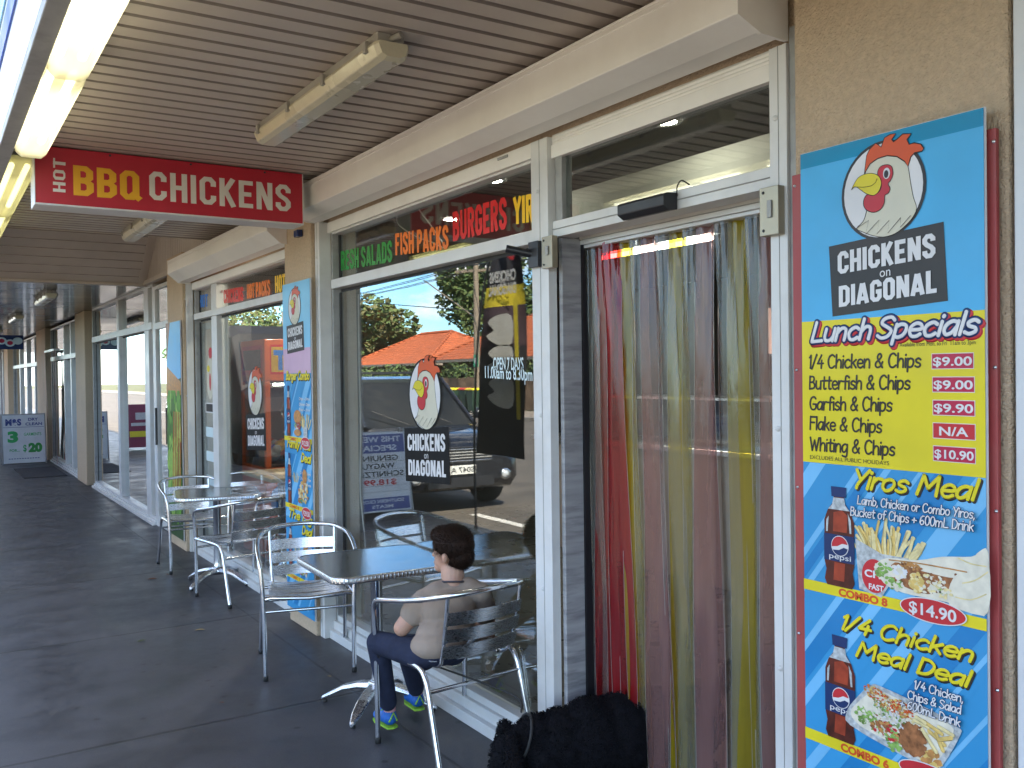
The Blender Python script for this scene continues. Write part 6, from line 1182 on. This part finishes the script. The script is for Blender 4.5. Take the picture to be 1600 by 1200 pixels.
# ---- power pole
WOOD = mat('weathered pole', (.24, .19, .14), .85, var=.2, vs=8, stretch=(4, 4, .4)); pp = thing('power_pole', 'tall timber power pole with crossarm and a small green sign', 'power pole', (-17, 36.3, 0))
m_ = MB(); m_.tube([(-17, 36.3, 0), (-17, 36.3, 6.7)], .15, WOOD, 12, radii=[.17, .12]); m_.build('post', pp); m_ = MB(); m_.obox((-17, 36.3, 6.35), (.55, .9, 0), (-.05, .03, 0), (0, 0, .06), WOOD); m_.build('crossarm', pp)
m_ = MB()
for k in (-.9, -.5, .5, .9): m_.lathe([(0, 0), (.04, 0), (.06, .06), (.03, .12), (0, .16)], (-17+.55*k, 36.3+.9*k, 6.42), PWHITE, 10)
m_.build('insulators', pp); MB().box(-16.86, -16.84, 35.95, 36.35, 1.95, 2.5, mat('street sign green', (.02, .35, .18), .5)).box(-16.839, -16.83, 36.05, 36.25, 2.1, 2.35, PWHITE).build('sign', pp)
m_ = MB(); m_.tube([(-17, 36.3, 4.5), (-12, 60, 7.2)], .02, BLACK, 6); m_.tube([(-17, 36.4, 4.2), (-17, 41.5, 6.4)], .03, WOOD, 6); m_.build('stay', pp)
wr_ = thing('overhead_wires', 'thin black overhead power lines crossing the sky above the street', 'wires', (-17, 36, 6))
for j, k in enumerate((-.9, -.5, .5, .9)):
    p0 = Vector((-17+.55*k, 36.3+.9*k, 6.58)); 
    for d in ((Vector((-3, 60, 3)), 0), (Vector((4, -50, 2)), 0)): 
        q = p0+d[0]; MB().tube([p0+(q-p0)*t-Vector((0, 0, 1.2*4*t*(1-t))) for t in [i/12 for i in range(13)]], .018, BLACK, 5).build('wire', wr_)
# ---- houses
TILEM = mat('terracotta roof', (.50, .12, .04), .8, var=.18, vs=2.5, dirt=(.3, .1, .05), dirt_s=1, dirt_a=.4)
t = TILEM.node_tree; b = t.nodes['Principled BSDF']; c = t.nodes.new('ShaderNodeTexCoord'); w_ = t.nodes.new('ShaderNodeTexWave'); w_.wave_type = 'BANDS'; w_.bands_direction = 'Z'; w_.inputs['Scale'].default_value = 2.2; t.links.new(c.outputs['Object'], w_.inputs['Vector']); bp = t.nodes.new('ShaderNodeBump'); bp.inputs['Distance'].default_value = .08; bp.inputs['Strength'].default_value = 1; t.links.new(w_.outputs[1], bp.inputs['Height']); t.links.new(bp.outputs[0], b.inputs['Normal'])
BRICKM = mat('dark brick wall', (.16, .09, .06), .9, var=.2, vs=12)
def house(label, x0, x1, y0, y1, ze, zr):
    h = thing('house', label, 'house', ((x0+x1)/2, (y0+y1)/2, 0)); MB().box(x0, x1, y0, y1, 0, ze, BRICKM).build('wall', h)
    e = .6; a = (x1-x0)/2+e; A0 = (x0-e, y0-e); A1 = (x1+e, y1+e); xm = (x0+x1)/2
    r = MB(); v = [(A0[0], A0[1], ze), (A1[0], A0[1], ze), (A1[0], A1[1], ze), (A0[0], A1[1], ze), (xm, A0[1]+a, zr), (xm, A1[1]-a, zr)]
    r.add(v, [(0, 1, 4), (1, 2, 5, 4), (2, 3, 5), (3, 0, 4, 5), (0, 3, 2, 1)], TILEM)
    r.tube([v[4], v[5]], .12, TILEM, 8)
    for i, j in ((0, 4), (1, 4), (2, 5), (3, 5)): r.tube([v[i], v[j]], .1, TILEM, 8)
    ro = r.build('roof', h); g = MB(); g.box(A0[0], A1[0]+.1, A0[1]-.1, A1[1]+.1, ze-.16, ze-.01, mat('gutter', (.25, .2, .16), .5)); g.build('gutter', ro)
    for y in (y0+1.5, (y0+y1)/2, y1-2.8):
        f = MB(); f.box(x1, x1+.06, y, y+1.5, .9, 2.0, ALU); o = f.build('window', h); MB().box(x1+.061, x1+.07, y+.08, y+1.42, .98, 1.92, CG).build('pane', o)
house('low brick house with a broad orange tiled roof across the street', -30, -21, 33, 47, 2.45, 5.3); house('second orange roofed house farther along the street', -29, -22, 50.5, 62, 2.35, 4.5)
fe = thing('timber_fence', 'brown paling fence in front of the houses across the street', 'fence', (-18, 45, 0)); m_ = MB(); rr = random.Random(2)
for i in range(340): y = 14+i*.15; m_.box(-18.02, -18, y, y+.135, 0, 1.45+rr.uniform(-.04, .04), mat('fence paling', (.20, .13, .08), .9, var=.3, vs=2))
m_.build('palings', fe); m_ = MB()
for i in range(22): m_.box(-18.12, -18.03, 14+i*2.4, 14.1+i*2.4, 0, 1.4, WOOD)
m_.build('posts', fe)
# ---- trees
def tree(label, x, y, h, rx, rz, n, cols, seed, trunk=.22, lobes=7, z0f=.45, cat='tree'):
    t = thing('tree', label, cat, (x, y, 0), None); r = random.Random(seed); m_ = MB(); m_.tube(cr_curve([(x, y, 0), (x+.1*rx*r.uniform(-1, 1), y+.1*rx, h*.3), (x, y, h*.6), (x, y, h*.85)], 4), trunk, WOOD, 8, radii=[trunk*(1-.8*k/12) for k in range(13)])
    L_ = []
    for i in range(lobes):
        a = r.uniform(0, 6.28); q = r.uniform(.2, .75); c = Vector((x+rx*q*math.cos(a), y+rx*q*math.sin(a), h*z0f+(h-h*z0f)*r.uniform(.15, .82))); L_.append((c, rx*r.uniform(.32, .55), rz*r.uniform(.22, .4))); m_.tube([(x, y, h*.35), (c+Vector((x, y, h*.4)))/2, c], .05, WOOD, 6, radii=[trunk*.4, trunk*.25, .03])
    m_.build('trunk', t); f = MB()
    for i in range(n):
        c, a, b = r.choice(L_); d = Vector((r.gauss(0, 1), r.gauss(0, 1), r.gauss(0, 1))).normalized(); q = r.uniform(.6, 1.0)**.6; p = c+Vector((d.x*a*q, d.y*a*q, d.z*b*q)); u = Vector((r.uniform(-1, 1), r.uniform(-1, 1), r.uniform(-.6, .6))).normalized(); v = u.orthogonal().normalized(); s = r.uniform(.16, .34)
        f.add([p-u*s, p+v*s*.5, p+u*s, p-v*s*.5], [(0, 1, 2, 3)], r.choice(cols))
    f.build('crown', t); return t
L1 = [mat('foliage deep', (.04, .075, .022), .8), mat('foliage mid', (.07, .115, .03), .8), mat('foliage light', (.12, .155, .045), .8)]; L2 = [mat('foliage olive', (.11, .14, .04), .8), mat('foliage rust', (.14, .13, .05), .8), L1[1]]
tree('large round dark green tree rising behind the orange roofed house', -36, 66, 12.6, 6.4, 9, 9000, L1, 1, .4, 12, .3)
tree('olive brown wattle tree left of the roofs with bare forked limbs', -23, 64.0, 7.2, 4.6, 4.2, 3600, L2, 2, .25, 9, .5); tree('smaller olive tree beside the wattle tree', -26, 66, 6.2, 3.6, 3.4, 2600, L2, 5, .2, 7, .45)
tree('dark bushy tree behind the feather flag', -19.5, 27.5, 4.6, 2.8, 3.6, 3000, L1, 7, .2, 9, .12)
hg = MB(); r = random.Random(9)
for i in range(7000):
    y = r.uniform(30, 64); p = Vector((-18.9+r.uniform(-.7, .7), y, r.uniform(.3, 2.0+.25*math.sin(y*1.7)))); u = Vector((r.uniform(-1, 1), r.uniform(-1, 1), r.uniform(-.6, .6))).normalized(); v = u.orthogonal().normalized(); s = r.uniform(.08, .16); hg.add([p-u*s, p+v*s*.5, p+u*s, p-v*s*.5], [(0, 1, 2, 3)], r.choice(L1))
tag(hg.build('hedge', org=(-18.9, 45, 0)), 'ragged green hedge growing behind the paling fence', 'hedge')
for i, (x, y, h) in enumerate(((-24, 84, 9), (-20, 98, 8), (-27, 112, 10))): tree(['pale green tree far up the street', 'second pale green tree farther up the street', 'farthest tree at the end of the street'][i], x, y, h, 4.5, 5, 2200, L2 if i != 1 else L1, 20+i, .25, 8, .35)
